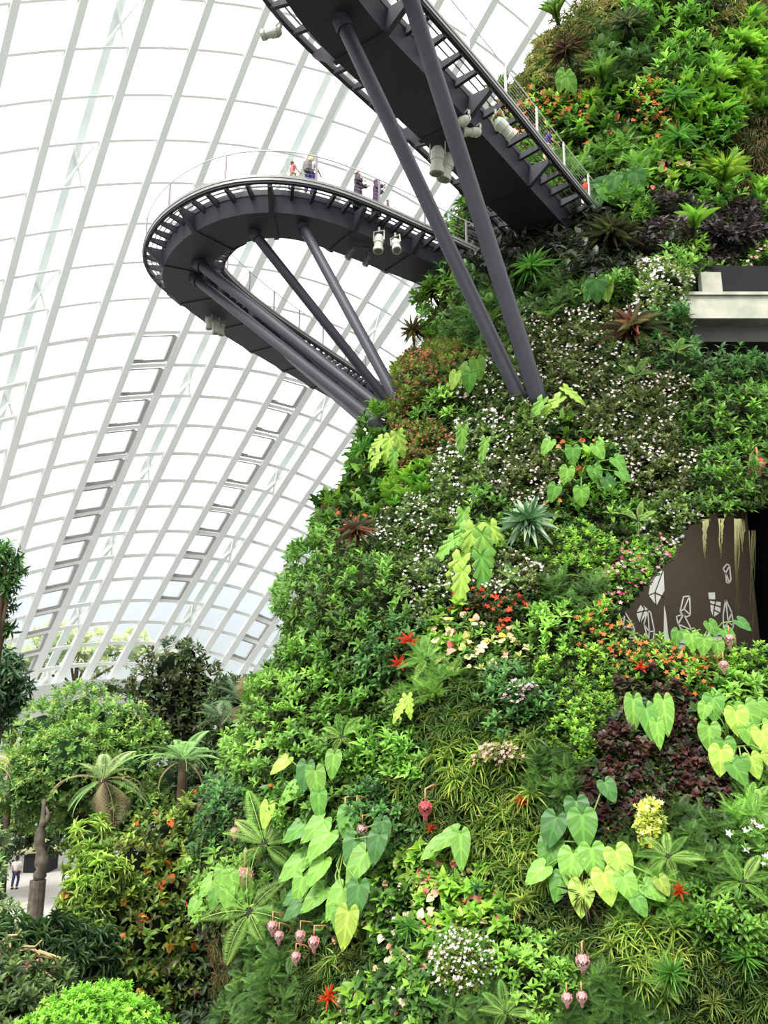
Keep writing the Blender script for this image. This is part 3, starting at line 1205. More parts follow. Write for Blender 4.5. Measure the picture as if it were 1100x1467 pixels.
solid('crystal_drawing', [(372, 830), (414, 805), (420, 945), (368, 1042), (316, 975), (330, 880)],
      [((414, 805), (358, 958)), ((316, 975), (358, 958)), ((358, 958), (420, 985)), ((358, 958), (366, 1040)), ((372, 830), (330, 900))])
solid('crystal_drawing', [(268, 1032), (322, 1075), (258, 1160), (234, 1090)], [((268, 1032), (290, 1060)), ((236, 1088), (322, 1070)), ((290, 1060), (258, 1158))])
solid('crystal_drawing', [(418, 1040), (430, 1090), (445, 1230), (475, 1350), (425, 1340), (415, 1230)])
solid('crystal_drawing', [(708, 958), (752, 956), (754, 1002), (712, 1000)])
solid('crystal_drawing', [(720, 1012), (790, 1020), (786, 1092), (742, 1118), (724, 1075)],
      [((720, 1030), (788, 1050)), ((755, 1015), (745, 1070)), ((745, 1070), (786, 1092)), ((745, 1070), (742, 1116))])
solid('crystal_drawing', [(664, 1240), (720, 1204), (790, 1210), (830, 1240), (800, 1285), (690, 1275)], [((690, 1240), (800, 1238)), ((730, 1210), (745, 1240))])
solid('crystal_drawing', [(500, 1260), (560, 1255), (608, 1290), (600, 1310), (515, 1332), (490, 1300)], [((510, 1290), (600, 1300))])
outline('crystal_drawing', [(310, 1075), (328, 1085), (354, 1210), (345, 1272), (315, 1272), (284, 1165), (320, 1215)],
        [(0, 1), (1, 2), (2, 3), (3, 4), (4, 5), (5, 0), (0, 6), (6, 2), (6, 4), (6, 5)])
outline('crystal_drawing', [(545, 985), (585, 980), (590, 1105), (565, 1118), (522, 1085), (548, 1065)], [(0, 1), (1, 2), (2, 3), (3, 4), (4, 0), (4, 5), (5, 2), (1, 5)])
outline('crystal_drawing', [(498, 1115), (545, 1098), (600, 1205), (606, 1255), (580, 1280), (510, 1165)], [(0, 1), (1, 2), (2, 3), (3, 4), (4, 5), (5, 0), (1, 5), (2, 5)])
outline('crystal_drawing', [(806, 800), (830, 770), (848, 780), (856, 870), (848, 895), (828, 890), (822, 830)], [(0, 1), (1, 2), (2, 3), (3, 4), (4, 5), (5, 6), (6, 0), (2, 6), (6, 4)])
outline('crystal_drawing', [(822, 1002), (862, 1090), (874, 1180), (850, 1220), (808, 1200), (806, 1100), (838, 1150)],
        [(0, 1), (1, 2), (2, 3), (3, 4), (4, 5), (5, 0), (0, 6), (6, 2), (6, 4), (1, 6)])
outline('crystal_drawing', [(110, 1068), (160, 1085), (222, 1190), (222, 1255), (190, 1255), (150, 1180)], [(0, 1), (1, 2), (2, 3), (3, 4), (4, 5), (5, 0), (1, 5), (2, 5)])
outline('crystal_drawing', [(735, 1215), (730, 1195), (765, 1186), (795, 1215), (790, 1245), (770, 1240)], [(0, 1), (1, 2), (2, 3), (3, 4), (4, 5)], .05)

la = bpy.data.objects.new('cave_light', bpy.data.lights.new('cave_light', 'AREA'))  # added fill light without a fitting, brightens the cave wall drawings
COL.objects.link(la)
la.data.energy = 48
la.data.size = 1.5
la.location = at_y(1010, 742, 17.0)
la.rotation_euler = Vector((0, .75, -.65)).to_track_quat('-Z', 'Y').to_euler()

# concrete ledge with recess and dark band beneath
ly = at(1000, 440, 25.6)[1]


def lv(px, py, y=None):
    return at_y(px, py, ly if y is None else y)


m = MB()
A, B = lv(984, 424), lv(1190, 456)
m.box(((A[0] + B[0]) / 2, ly + 1.0, (A[2] + B[2]) / 2), B[0] - A[0], 2.0, A[2] - B[2])
m.box(((A[0] + B[0]) / 2, ly + .97, A[2] + .06), B[0] - A[0] + .06, 2.1, .1)
o = m.build('trim_ledge', M_CONC)
tag(o, kind='structure')
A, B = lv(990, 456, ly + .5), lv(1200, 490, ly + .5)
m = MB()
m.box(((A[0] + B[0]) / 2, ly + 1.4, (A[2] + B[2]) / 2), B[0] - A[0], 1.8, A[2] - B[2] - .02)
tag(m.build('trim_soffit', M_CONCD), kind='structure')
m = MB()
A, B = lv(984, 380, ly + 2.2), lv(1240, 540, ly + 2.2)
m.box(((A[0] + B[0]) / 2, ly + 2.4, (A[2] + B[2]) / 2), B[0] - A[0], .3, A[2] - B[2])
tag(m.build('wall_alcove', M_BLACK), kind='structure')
m = MB()
A, B = lv(1002, 392, ly + 1.9), lv(1034, 424, ly + 1.9)
m.box(((A[0] + B[0]) / 2, ly + 1.95, (A[2] + B[2]) / 2), B[0] - A[0], .3, A[2] - B[2])
tag(m.build('trim_pillar', M_CONC), kind='structure')
M_OLIVE = mat_plain('olive_strip', (170, 176, 80), .8, 0, .2, 2)
m = MB()
A, B = lv(1004, 491, ly + 1.9), lv(1200, 506, ly + 1.9)
m.box(((A[0] + B[0]) / 2, ly + 2.0, (A[2] + B[2]) / 2), B[0] - A[0], .2, A[2] - B[2])
tag(m.build('trim_strip', M_OLIVE), kind='structure')

# hanging roots over the cave mouth
M_ROOT = mat_plain('hanging_roots', (76, 74, 42), .95, 0, .3, 3)
for (x, y0, y1, r_, lb_) in ((1010, 742, 800, .05, 'yellowish moss root hanging at left over the cave mouth'), (1033, 738, 800, .035, 'pale root hanging beside the leftmost one over the cave mouth'),
                             (1056, 735, 915, .05, 'long root strand hanging down the brown cave wall edge'), (1078, 760, 915, .025, 'thin pale root hanging in front of the black cave opening'),
                             (1064, 730, 790, .06, 'thick moss curtain root beside the long strand')):
    m = MB()
    y_ = CY - 2.6
    for q in range(5):
        pts = [at_y(x + rng.normal(0, .7) * (1 + k * .25) + (q - 2) * 2.0 * (1 - k / 7), y0 + (y1 - y0) * k / 6 * (1 - .12 * q), y_) for k in range(7)]
        m.tube(pts, [r_ * .5 * (1 - k / 8) for k in range(7)], 5)
    o = m.build('hanging_root', M_ROOT)
    tag(o, lb_, 'root')

# ================================================================ GROUND COVER ON THE WALL
G_MID = [(78, 124, 46), (100, 148, 58), (60, 104, 40)]
G_DARK = [(44, 74, 36), (56, 92, 44), (36, 60, 32)]
G_BRIGHT = [(128, 178, 62), (150, 196, 78), (100, 156, 52)]
G_OLIVE = [(98, 116, 54), (120, 134, 66), (76, 96, 44)]
G_BLUE = [(64, 110, 56), (84, 132, 68), (50, 90, 46)]
WHITE = [(250, 240, 238), (244, 222, 224), (255, 250, 246)]
PINKW = [(244, 226, 214), (240, 198, 190), (250, 238, 214)]
CORAL = [(206, 100, 84), (222, 132, 108), (186, 88, 70)]
ORANGE = [(222, 120, 60), (230, 142, 80), (206, 96, 56)]
RED = [(212, 70, 40), (226, 92, 52), (190, 52, 40)]
MAG = [(222, 84, 128), (236, 130, 160), (204, 60, 110)]
CREAM = [(246, 226, 172), (240, 204, 160), (236, 160, 140), (250, 238, 200)]
YEL = [(232, 200, 70), (240, 216, 110)]

SPECIES = {
    'shrub': dict(d=4.6, L=15, t=T_LEAF, n=7, wr=.44, pal=G_MID, spread=(.6, 1.35), bulge=30, name='leafy_shrub'),
    'shrubblue': dict(d=4.6, L=14, t=T_LEAF, n=7, wr=.46, pal=G_BLUE, spread=(.6, 1.35), bulge=26, name='leafy_shrub'),
    'shrublight': dict(d=4.6, L=15, t=T_LEAF, n=7, wr=.46, pal=[(108, 158, 62), (128, 178, 78), (84, 132, 54)], spread=(.6, 1.3), bulge=22, name='leafy_shrub'),
    'tiny': dict(d=15, L=8, t=T_DIAMOND, n=8, wr=.6, pal=G_BRIGHT + G_MID, spread=(.5, 1.4), bulge=18, name='small_leaved_plant'),
    'white': dict(d=13, L=10, t=T_DIAMOND, n=8, wr=.6, pal=[(74, 104, 48), (94, 122, 60), (60, 84, 42)], spread=(.5, 1.4), bulge=14, fl=(30, 5.2, WHITE), name='white_flowered_plant'),
    'whitedense': dict(d=12, L=9, t=T_DIAMOND, n=8, wr=.6, pal=[(84, 114, 56), (104, 132, 70)], spread=(.5, 1.4), bulge=34, fl=(75, 5.4, WHITE), name='white_flowered_bush'),
    'whitedark': dict(d=14, L=9.5, t=T_DIAMOND, n=8, wr=.6, pal=[(76, 98, 50), (96, 112, 62), (70, 80, 50), (56, 76, 40)], spread=(.5, 1.4), bulge=12, fl=(30, 5.0, WHITE + PINKW), name='white_flowered_plant'),
    'redsprig': dict(d=14, L=9.5, t=T_DIAMOND, n=8, wr=.5, pal=[(96, 128, 52), (112, 140, 62), (120, 106, 58)], spread=(.4, 1.3), bulge=12, fl=(40, 4.6, CORAL), name='coral_flowered_plant'),
    'grass': dict(d=3.2, L=36, t=T_BLADE, n=9, wr=.085, pal=[(84, 122, 44), (112, 148, 58), (56, 90, 36), (150, 172, 82)], spread=(.5, 1.25), bulge=6, stem=.1, name='arching_grass'),
    'grassdark': dict(d=3.2, L=30, t=T_BLADE, n=9, wr=.08, pal=[(56, 90, 38), (76, 110, 46), (42, 70, 32), (116, 134, 62)], spread=(.5, 1.25), bulge=5, stem=.1, name='arching_grass'),
    'red': dict(d=9, L=10.5, t=T_DIAMOND, n=7, wr=.6, pal=G_DARK + [(92, 70, 40)], spread=(.5, 1.4), bulge=10, fl=(13, 10, RED), name='red_flowered_plant'),
    'orange': dict(d=7, L=11, t=T_LEAF, n=7, wr=.5, pal=G_MID + G_BRIGHT, spread=(.5, 1.4), bulge=12, fl=(16, 8, ORANGE), name='orange_flowered_plant'),
    'magenta': dict(d=13, L=9, t=T_DIAMOND, n=8, wr=.6, pal=G_BRIGHT[:1] + G_MID, spread=(.5, 1.4), bulge=14, fl=(34, 6.5, MAG + PINKW), name='pink_flowered_plant'),
    'burgundy': dict(d=6.5, L=12, t=T_HEART, n=6, wr=.85, pal=[(70, 40, 40), (58, 48, 40), (52, 78, 48), (88, 50, 46)], spread=(.6, 1.3), bulge=8, name='dark_leaved_begonia', hang=.3),
    'purple': dict(d=5, L=18, t=T_LEAF, n=6, wr=.5, pal=[(56, 46, 48), (74, 60, 60), (44, 40, 42)], spread=(.6, 1.4), bulge=14, name='purple_leaved_plant', hang=.25),
    'anthurium': dict(d=4.4, L=19, t=T_HEART, n=6, wr=.62, pal=G_MID + G_DARK + G_BRIGHT[:1], spread=(.6, 1.3), bulge=10, fl=(5, 10, CREAM, T_HEART), name='anthurium_clump', hang=.25),
    'anthpink': dict(d=4.4, L=18, t=T_HEART, n=6, wr=.62, pal=G_MID + G_BRIGHT, spread=(.6, 1.3), bulge=10, fl=(7.5, 10.5, CREAM + [(238, 130, 120), (226, 90, 90)], T_HEART), name='anthurium_clump', hang=.25),
    'anthorange': dict(d=3.8, L=20, t=T_HEART, n=6, wr=.6, pal=G_MID + G_BRIGHT[:1] + G_DARK, spread=(.5, 1.2), bulge=10, fl=(4, 8, ORANGE + [(230, 150, 110)], T_HEART), name='anthurium_clump', hang=.15),
    'fern': dict(d=3.2, L=34, t=T_FROND, n=5, wr=1.0, pal=[(104, 156, 66), (128, 178, 84), (80, 130, 52)], spread=(.6, 1.3), bulge=8, stem=.1, name='fern_cover'),
    'ferndark': dict(d=3.2, L=30, t=T_FROND, n=5, wr=1.0, pal=[(64, 104, 48), (84, 126, 56), (48, 80, 38)], spread=(.6, 1.3), bulge=6, stem=.1, name='fern_cover'),
    'upright': dict(d=3.4, L=24, t=T_STIFF, n=7, wr=.3, pal=G_BRIGHT + [(86, 150, 56)], spread=(.2, .8), bulge=10, stem=.1, name='strap_leaved_plant'),
    'lush': dict(d=4.4, L=17, t=T_LEAF, n=7, wr=.42, pal=[(84, 140, 52), (110, 166, 66), (66, 116, 46), (132, 182, 84)], spread=(.5, 1.25), bulge=16, name='bright_green_plant'),
    'dark': dict(d=3.6, L=24, t=T_LEAF, n=6, wr=.5, pal=[(38, 46, 38), (50, 58, 48), (32, 42, 34)], spread=(.7, 1.4), bulge=10, name='shade_coloured_plant', hang=.3),  # the walkway's shade is put into these dark leaf colours
    'moss': dict(d=9, L=20, t=T_BLADE, n=7, wr=.09, pal=[(92, 84, 50), (112, 104, 62), (70, 74, 42), (120, 96, 60)], spread=(.6, 1.4), bulge=3, stem=.05, name='trailing_moss', hang=.9),
    'mossgreen': dict(d=9, L=13, t=T_BLADE, n=8, wr=.14, pal=[(120, 132, 70), (140, 150, 88), (98, 112, 56), (140, 124, 80)], spread=(.5, 1.4), bulge=8, stem=.2, name='olive_moss_cover'),
    'cream': dict(d=6, L=13, t=T_LEAF, n=7, wr=.5, pal=G_MID + [(150, 170, 96)], spread=(.5, 1.4), bulge=10, fl=(10, 10, CREAM + YEL, T_HEART), name='cream_flowered_plant'),
}
STUFF = {'grass', 'grassdark', 'moss', 'mossgreen', 'white', 'whitedark', 'redsprig', 'ferndark'}
CATN = {'shrub': 'shrub', 'shrubblue': 'shrub', 'shrublight': 'shrub', 'grass': 'grass', 'grassdark': 'grass', 'moss': 'moss', 'mossgreen': 'moss', 'fern': 'fern', 'ferndark': 'fern',
        'white': 'flowering plant', 'whitedense': 'flowering plant', 'whitedark': 'flowering plant', 'redsprig': 'flowering plant', 'red': 'flowering plant', 'orange': 'flowering plant', 'magenta': 'flowering plant',
        'anthurium': 'flowering plant', 'anthpink': 'flowering plant', 'anthorange': 'flowering plant', 'cream': 'flowering plant'}

# px, py, rx, ry, kind, label
PATCH = [
    (860, 0, 60, 45, 'mossgreen', 'olive moss cover at the upper left edge of the mountain top'),
    (960, 30, 60, 50, 'lush', 'bright leafy clump at the top of the mountain, near the frame edge'),
    (1060, 20, 60, 50, 'mossgreen', 'olive moss cover in the top right corner of the photo'),
    (790, 95, 45, 60, 'mossgreen', 'olive moss and twigs on the mountain outline left of the purple rosette'),
    (800, 165, 50, 30, 'orange', 'orange flowered clump below the purple rosette near the outline'),
    (905, 80, 40, 55, 'ferndark', 'shaded ferns around the grey palm rosette near the top'),
    (985, 105, 60, 45, 'lush', 'lush green clump right of the palm rosette near the top'),
    (1070, 100, 60, 60, 'upright', 'bright strap leaved clump along the right frame edge near the top'),
    (940, 165, 35, 75, 'orange', 'tall band of orange bromeliad flowers up the middle of the upper wall'),
    (1000, 165, 60, 35, 'upright', 'bright upright leaves right of the orange flower band'),
    (860, 195, 50, 35, 'anthorange', 'heart leaved clump with orange bracts above the walkway end'),
    (1010, 215, 55, 35, 'lush', 'green mound right of the orange flower band, mid upper wall'),
    (1075, 225, 40, 65, 'moss', 'brown trailing moss along the right frame edge of the upper wall'),
    (880, 240, 60, 30, 'fern', 'green ferny mass behind the end of the overhead railing'),
    (955, 265, 45, 30, 'anthpink', 'salmon pink bracts with heart leaves above the purple plants'),
    (1000, 285, 40, 25, 'lush', 'green clump at the foot of the yellow green spiky rosette'),
    (900, 320, 40, 30, 'shrub', 'broad leaved green shrub right of the overhead walkway end'),
    (960, 320, 50, 18, 'purple', 'upper purple black foliage band below the spiky rosette'),
    (1040, 345, 55, 35, 'purple', 'purple black foliage above the concrete ledge'),
    (935, 350, 45, 25, 'purple', 'purple black foliage left of the small upright rosette'),
    (1090, 310, 30, 35, 'upright', 'lime green upright leaves at the right frame edge above the ledge'),
    (1090, 370, 28, 40, 'magenta', 'pink flowered shrub at the right frame edge above the ledge'),
    (970, 385, 35, 22, 'shrublight', 'light green sprigs right above the white flowered dome shrub'),
    (830, 365, 70, 45, 'dark', 'leaves coloured dark as shade right under the walkway landing'),
    (740, 375, 60, 30, 'dark', 'leaves coloured dark as shade left under the walkway landing'),
    (790, 425, 60, 30, 'ferndark', 'shaded green ferns between the struts and the dark rosette'),
    (870, 435, 45, 25, 'shrub', 'mixed broad leaves left of the white flowered dome shrub'),
    (945, 428, 45, 40, 'whitedense', 'dome shaped bush covered in tiny white flowers left of the ledge'),
    (640, 430, 45, 60, 'shrub', 'dark green shrub on the outline under the walkway junction'),
    (690, 470, 40, 60, 'ferndark', 'fern cover left of the thick struts'),
    (840, 470, 50, 35, 'whitedark', 'pale pink flower carpet right of the thick struts'),
    (900, 500, 40, 35, 'white', 'white flowers around the brown red rosette'),
    (955, 500, 40, 50, 'shrubblue', 'blue green shrub below the white flowered dome bush'),
    (1045, 540, 60, 40, 'shrubblue', 'blue green shrub climbing below the ledge'),
    (820, 540, 50, 50, 'whitedark', 'white flower carpet right beside the strut feet'),
    (910, 590, 70, 50, 'whitedark', 'olive carpet with tiny white flowers in the middle right'),
    (1040, 610, 60, 50, 'shrub', 'glossy green shrub on the right between ledge and cave'),
    (1060, 690, 50, 35, 'shrub', 'glossy green shrub overhanging the cave mouth'),
    (600, 545, 42, 45, 'redsprig', 'coral sprigs near the outline below the fan of thin struts'),
    (655, 530, 35, 45, 'redsprig', 'coral sprigs left of the thick strut feet'),
    (560, 610, 30, 40, 'shrub', 'dark shrub on the outline where the thin struts land'),
    (600, 640, 50, 40, 'redsprig', 'thin coral flowered cover below the outline shrub'),
    (720, 560, 60, 35, 'white', 'white flowers around the feet of the thick struts'),
    (660, 600, 60, 35, 'shrublight', 'light green leafy clump below left of the strut feet'),
    (720, 630, 70, 45, 'white', 'white flower carpet below the strut feet'),
    (530, 690, 45, 50, 'anthorange', 'strap leaves and orange bracts on the left outline'),
    (590, 700, 50, 45, 'upright', 'green strap leaves with yellow tips near the left outline'),
    (650, 700, 50, 50, 'white', 'white flowered cover in the middle, left of the silver rosette'),
    (750, 680, 55, 40, 'whitedark', 'white flower carpet above the silver rosette'),
    (840, 680, 50, 50, 'anthorange', 'orange bracts and heart leaves right above the silver rosette'),
    (920, 680, 50, 45, 'whitedark', 'dark small leaves with white flowers left of the cave mouth top'),
    (870, 745, 50, 40, 'shrub', 'green leaves left above the cave mouth'),
    (950, 760, 32, 25, 'white', 'white flowered sprigs hanging at the left of the cave mouth'),
    (620, 760, 60, 35, 'white', 'white flowered cover above the big left shrub'),
    (690, 750, 30, 35, 'shrub', 'green clump left of the silver rosette'),
    (460, 810, 60, 30, 'shrub', 'dark shrub on the outline beside the red brown rosette'),
    (440, 860, 60, 45, 'shrub', 'big green shrub bulging from the left outline'),
    (540, 850, 60, 45, 'shrub', 'big green shrub at the left below the red brown rosette'),
    (610, 850, 50, 40, 'white', 'dark green shrub with few white flowers in the middle left'),
    (830, 800, 45, 35, 'tiny', 'yellow green small leaved clump right of the silver rosette'),
    (905, 830, 35, 45, 'magenta', 'pink flowered bush at the left edge of the cave'),
    (740, 850, 60, 22, 'whitedark', 'thin brown green cover under the silver rosette'),
    (715, 880, 60, 28, 'red', 'red flowered bed below the silver rosette'),
    (820, 850, 50, 35, 'ferndark', 'dark fern cover between the silver rosette and the cave'),
    (860, 905, 45, 35, 'orange', 'orange flowers with small leaves at the lower left of the cave'),
    (790, 920, 50, 35, 'shrublight', 'light green bush with white dots in the middle'),
    (700, 935, 55, 35, 'cream', 'cream and peach bracts below the red flower bed'),
    (640, 920, 30, 30, 'anthpink', 'white and pink bracts left of the cream bracts'),
    (480, 950, 70, 45, 'shrub', 'green shrub mass below the bulging left shrub'),
    (570, 940, 40, 45, 'shrubblue', 'blue green shrub left of the red rosette'),
    (420, 1010, 60, 45, 'shrublight', 'light leafy shrub sloping along the lower left outline'),
    (500, 1020, 55, 45, 'shrub', 'green shrub with upright tips in the lower left'),
    (620, 985, 40, 35, 'fern', 'light green fern clump below the red rosette'),
    (360, 1080, 50, 45, 'shrublight', 'light leafy shrub at the lower left outline, above the ferns'),
    (440, 1090, 50, 35, 'shrub', 'dark leafy band above the big heart leaves'),
    (350, 1160, 40, 45, 'shrubblue', 'blue green dense shrub on the outline above the fronds'),
    (560, 1080, 60, 35, 'lush', 'yellow green leaves in the middle left above the pink pendants'),
    (660, 1040, 55, 50, 'grassdark', 'dark arching grass left of the pale pink flower spray'),
    (740, 1010, 50, 45, 'shrubblue', 'blue green shrub with pale pink flower sprays'),
    (820, 970, 50, 35, 'tiny', 'yellow green small leaved cover under the cave, left'),
    (830, 1040, 45, 45, 'tiny', 'bright small leaved cushion in the middle right'),
    (960, 968, 60, 26, 'orange', 'orange speckled plants along the cave sill'),
    (1070, 960, 40, 35, 'tiny', 'bright leafy cover right of the cave sill'),
    (930, 1010, 50, 40, 'burgundy', 'dark begonia leaves with red flowers below the cave'),
    (1050, 1010, 40, 30, 'lush', 'green leaves above the right heart leaved plant'),
    (900, 1090, 60, 50, 'burgundy', 'burgundy begonia patch left of the right heart leaved plant'),
    (1010, 1120, 50, 45, 'burgundy', 'burgundy begonia patch under the right heart leaved plant'),
    (690, 1110, 60, 50, 'grass', 'arching grass in the middle of the lower wall'),
    (620, 1160, 50, 50, 'grassdark', 'dark arching grass right of the pink pendants'),
    (720, 1190, 50, 45, 'grass', 'arching grass left of the central heart leaved plant'),
    (790, 1120, 35, 35, 'ferndark', 'shaded fern pocket above the central heart leaved plant'),
    (450, 1160, 60, 35, 'shrub', 'green leaves with yellow tints above the big heart leaves'),
    (540, 1180, 50, 40, 'shrubblue', 'dark green broad leaves around the pink pendants'),
    (400, 1150, 40, 30, 'anthorange', 'yellow and orange tinted leaves above the light fern'),
    (450, 1290, 60, 50, 'ferndark', 'shaded green cover under the big heart leaves'),
    (540, 1310, 60, 45, 'anthurium', 'anthurium clump with few pale bracts, lower left middle'),
    (640, 1290, 50, 45, 'anthpink', 'anthurium bed with pink and cream bracts'),
    (705, 1330, 40, 30, 'anthpink', 'anthurium bed with peach bracts above the white flowered bush'),
    (610, 1390, 45, 45, 'anthurium', 'anthurium clump left of the white flowered bush'),
    (760, 1290, 40, 35, 'grass', 'pale grass tuft left of the dark rosette'),
    (820, 1330, 50, 35, 'grassdark', 'dark grass below the dark rosette'),
    (920, 1290, 50, 40, 'fern', 'fern cover right of the central heart leaved plant'),
    (1010, 1220, 60, 50, 'ferndark', 'dark fern cover in the lower right'),
    (1070, 1180, 40, 50, 'fern', 'light fern cover along the right frame edge'),
    (940, 1370, 60, 45, 'grass', 'arching grass in the lower right'),
    (1050, 1320, 60, 50, 'shrub', 'thin leafy cover by the lower right frame edge'),
    (1060, 1420, 60, 45, 'grassdark', 'dark grass in the lower right corner'),
    (760, 1400, 60, 50, 'shrublight', 'leafy clump around the lower pink flower heads'),
    (870, 1430, 50, 45, 'ferndark', 'dark fern cover along the bottom edge right of the pink heads'),
    (680, 1440, 50, 40, 'ferndark', 'green fern cover along the bottom edge, middle'),
    (470, 1390, 60, 45, 'grassdark', 'brown green grass in the lower left'),
    (560, 1440, 60, 35, 'anthurium', 'anthurium clump along the bottom edge'),
    (380, 1420, 55, 50, 'ferndark', 'olive fern cover in the bottom left of the wall'),
    (340, 1290, 45, 40, 'shrublight', 'light heart shaped leaves on the outline above the hanging frond'),
    (400, 1340, 40, 50, 'ferndark', 'shaded ferns around the big hanging frond'),
    (330, 1380, 35, 50, 'moss', 'brown moss on the outline at the bottom left'),
]

DENS = 3.2


def shrink(poly, k=10):
    c = np.mean(poly, axis=0)
    return [tuple(c + (np.array(q) - c) * (1 - k / max(20, np.linalg.norm(np.array(q) - c)))) for q in poly]


Nc = 1600000
zc = rng.uniform(-9.5, 39.2, Nc)
tcn = rng.uniform(PI * .55, PI * 2.1, Nc)
PP = surf(tcn, zc)
Rr = np.interp(zc, _zz, _sr)
darea = (PI * 1.55 * Rr) * 48.7 / Nc
NN = surf_n(tcn, zc)
flip = np.sum(NN * np.stack([np.cos(tcn), np.sin(tcn), 0 * tcn], -1), -1) < 0
NN[flip] *= -1
view = norm(-PP)
cosv = np.sum(NN * view, -1)
X, Y, Dp = proj(PP)
pxa = darea * np.clip(cosv, .28, 1) / Dp ** 2 * F * F
ok = (cosv > -.28) & (X > 150) & (X < 1330) & (Y > -170) & (Y < 1640)
outside = np.maximum.reduce([X - 1110, -Y - 10, Y - 1477, np.zeros(Nc)])
pxa = pxa * np.where(outside > 0, .45, 1.0)
ok &= ~(inpoly(X, Y, shrink(CAVE)) & (cosv > -.1)) & ~(inpoly(X, Y, LEDGE) & (cosv > -.1))
# irregular patch map
wob = 9
Xw = X + wob * np.sin(Y / 17 + 3 * np.sin(X / 41)) + 5 * np.sin(Y / 7.3 + X / 9)
Yw = Y + wob * np.sin(X / 19 + 2 * np.sin(Y / 37)) + 5 * np.sin(X / 8.1 - Y / 11)
idx = np.where(ok)[0]
best = np.full(len(idx), 1e9)
which = np.zeros(len(idx), int)
for k, p in enumerate(PATCH):
    q = ((Xw[idx] - p[0]) / p[2]) ** 2 + ((Yw[idx] - p[1]) / p[3]) ** 2
    u = q < best
    best[u] = q[u]
    which[u] = k
ru = rng.random(len(idx))
rf = rng.random(len(idx))
WIND = np.array([0, -.2, .55])
for k, (px, py, rx, ry, sp, label) in enumerate(PATCH):
    s = SPECIES[sp]
    selm = which == k
    sel = idx[selm & (ru < pxa[idx] * s['d'] * DENS / 1000)]
    if len(sel) < 3:
        continue
    P, N, D = PP[sel], NN[sel], Dp[sel]
    b = np.clip(1 - best[selm & (ru < pxa[idx] * s['d'] * DENS / 1000)], -.6, 1)
    hgt = (s['bulge'] * np.maximum(b, 0) + rng.random(len(sel)) * 10 + 2) * D / F
    # clumping noise inside a patch
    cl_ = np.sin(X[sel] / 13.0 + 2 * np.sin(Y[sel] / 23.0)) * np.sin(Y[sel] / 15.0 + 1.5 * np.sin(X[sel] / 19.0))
    hgt += cl_ * 7 * D / F
    P = P + N * hgt[:, None]
    S = norm(N * .75 + WIND + rand_unit(len(sel)) * .55)
    lb = LB()
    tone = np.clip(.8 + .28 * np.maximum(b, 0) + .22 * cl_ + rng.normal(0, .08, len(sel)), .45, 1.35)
    L = s['L'] * D / F
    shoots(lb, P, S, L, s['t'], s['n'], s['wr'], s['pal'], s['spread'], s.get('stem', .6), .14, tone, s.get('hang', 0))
    o = lb.build(s['name'], M_LEAF)
    tag(o, label, CATN.get(sp, 'plant'))
    if sp in STUFF:
        o['kind'] = 'stuff'
    fl = s.get('fl')
    if fl:
        sel = idx[selm & (rf < pxa[idx] * fl[0] * 1.7 / 1000)]
        cl_ = np.sin(X[sel] / 11.0 + 2 * np.sin(Y[sel] / 17.0)) * np.sin(Y[sel] / 12.0)
        sel = sel[rng.random(len(sel)) < .62 + .38 * cl_]
        if len(sel):
            D = Dp[sel]
            b = np.clip(1 - best[selm][np.searchsorted(idx[selm], sel)], 0, 1)
            P = PP[sel] + NN[sel] * ((s['bulge'] * b + rng.random(len(sel)) * 8 + 9) * D / F)[:, None]
            S = norm(NN[sel] * .6 + view[sel] * .6 + np.array([0, 0, .3]) + rand_unit(len(sel)) * .5)
            lf = LB()
            flowers(lf, P, S, fl[1] * D / F * rng.uniform(.7, 1.3, len(sel)), fl[2], fl[3] if len(fl) > 3 else T_FLOWER)
            q = lf.build('flowers', M_PETAL, o)
            q['kind'] = 'stuff'

# small dark leaves filling the gaps everywhere
sel = idx[rng.random(len(idx)) < pxa[idx] * 26 / 1000]
P = PP[sel] + NN[sel] * (rng.random((len(sel), 1)) * 4 + 1) * (Dp[sel] / F)[:, None]
lb = LB()
shoots(lb, P, norm(NN[sel] + WIND * .6 + rand_unit(len(sel)) * .6), 11 * Dp[sel] / F, T_DIAMOND, 6, .5, [(58, 84, 38), (46, 70, 32), (78, 100, 46)], (.5, 1.3))
tag(lb.build('undergrowth', M_LEAF), 'low dark green undergrowth showing in the gaps between plants all over the wall', 'undergrowth', kind='stuff')

# ================================================================ FEATURE PLANTS
def rosette_mesh(name, n, wr, pal, e0, e1, tpl=T_STRAP, droop_in=.0, seedc=.1):
    """unit rosette, axis +Z; e0 outer leaf angle from axis, e1 inner"""
    lb = LB()
    k = np.arange(n)
    q = (k + .5) / n
    az = k * 2.39996 + rng.normal(0, .12, n)
    e = e0 + (e1 - e0) * q + rng.normal(0, .06, n)
    d = np.stack([np.sin(e) * np.cos(az), np.sin(e) * np.sin(az), np.cos(e)], -1)
    L = (1 - .35 * q ** 2) * rng.uniform(.85, 1.08, n)
    M = frames(d, np.tile(UP, (n, 1)) + 0 * d, L * wr, L, L)
    c = palette(pal, n, seedc) * (.8 + .45 * q)[:, None]
    lb.add(tpl, d * .03, M, c)
    return lb.mesh(name)


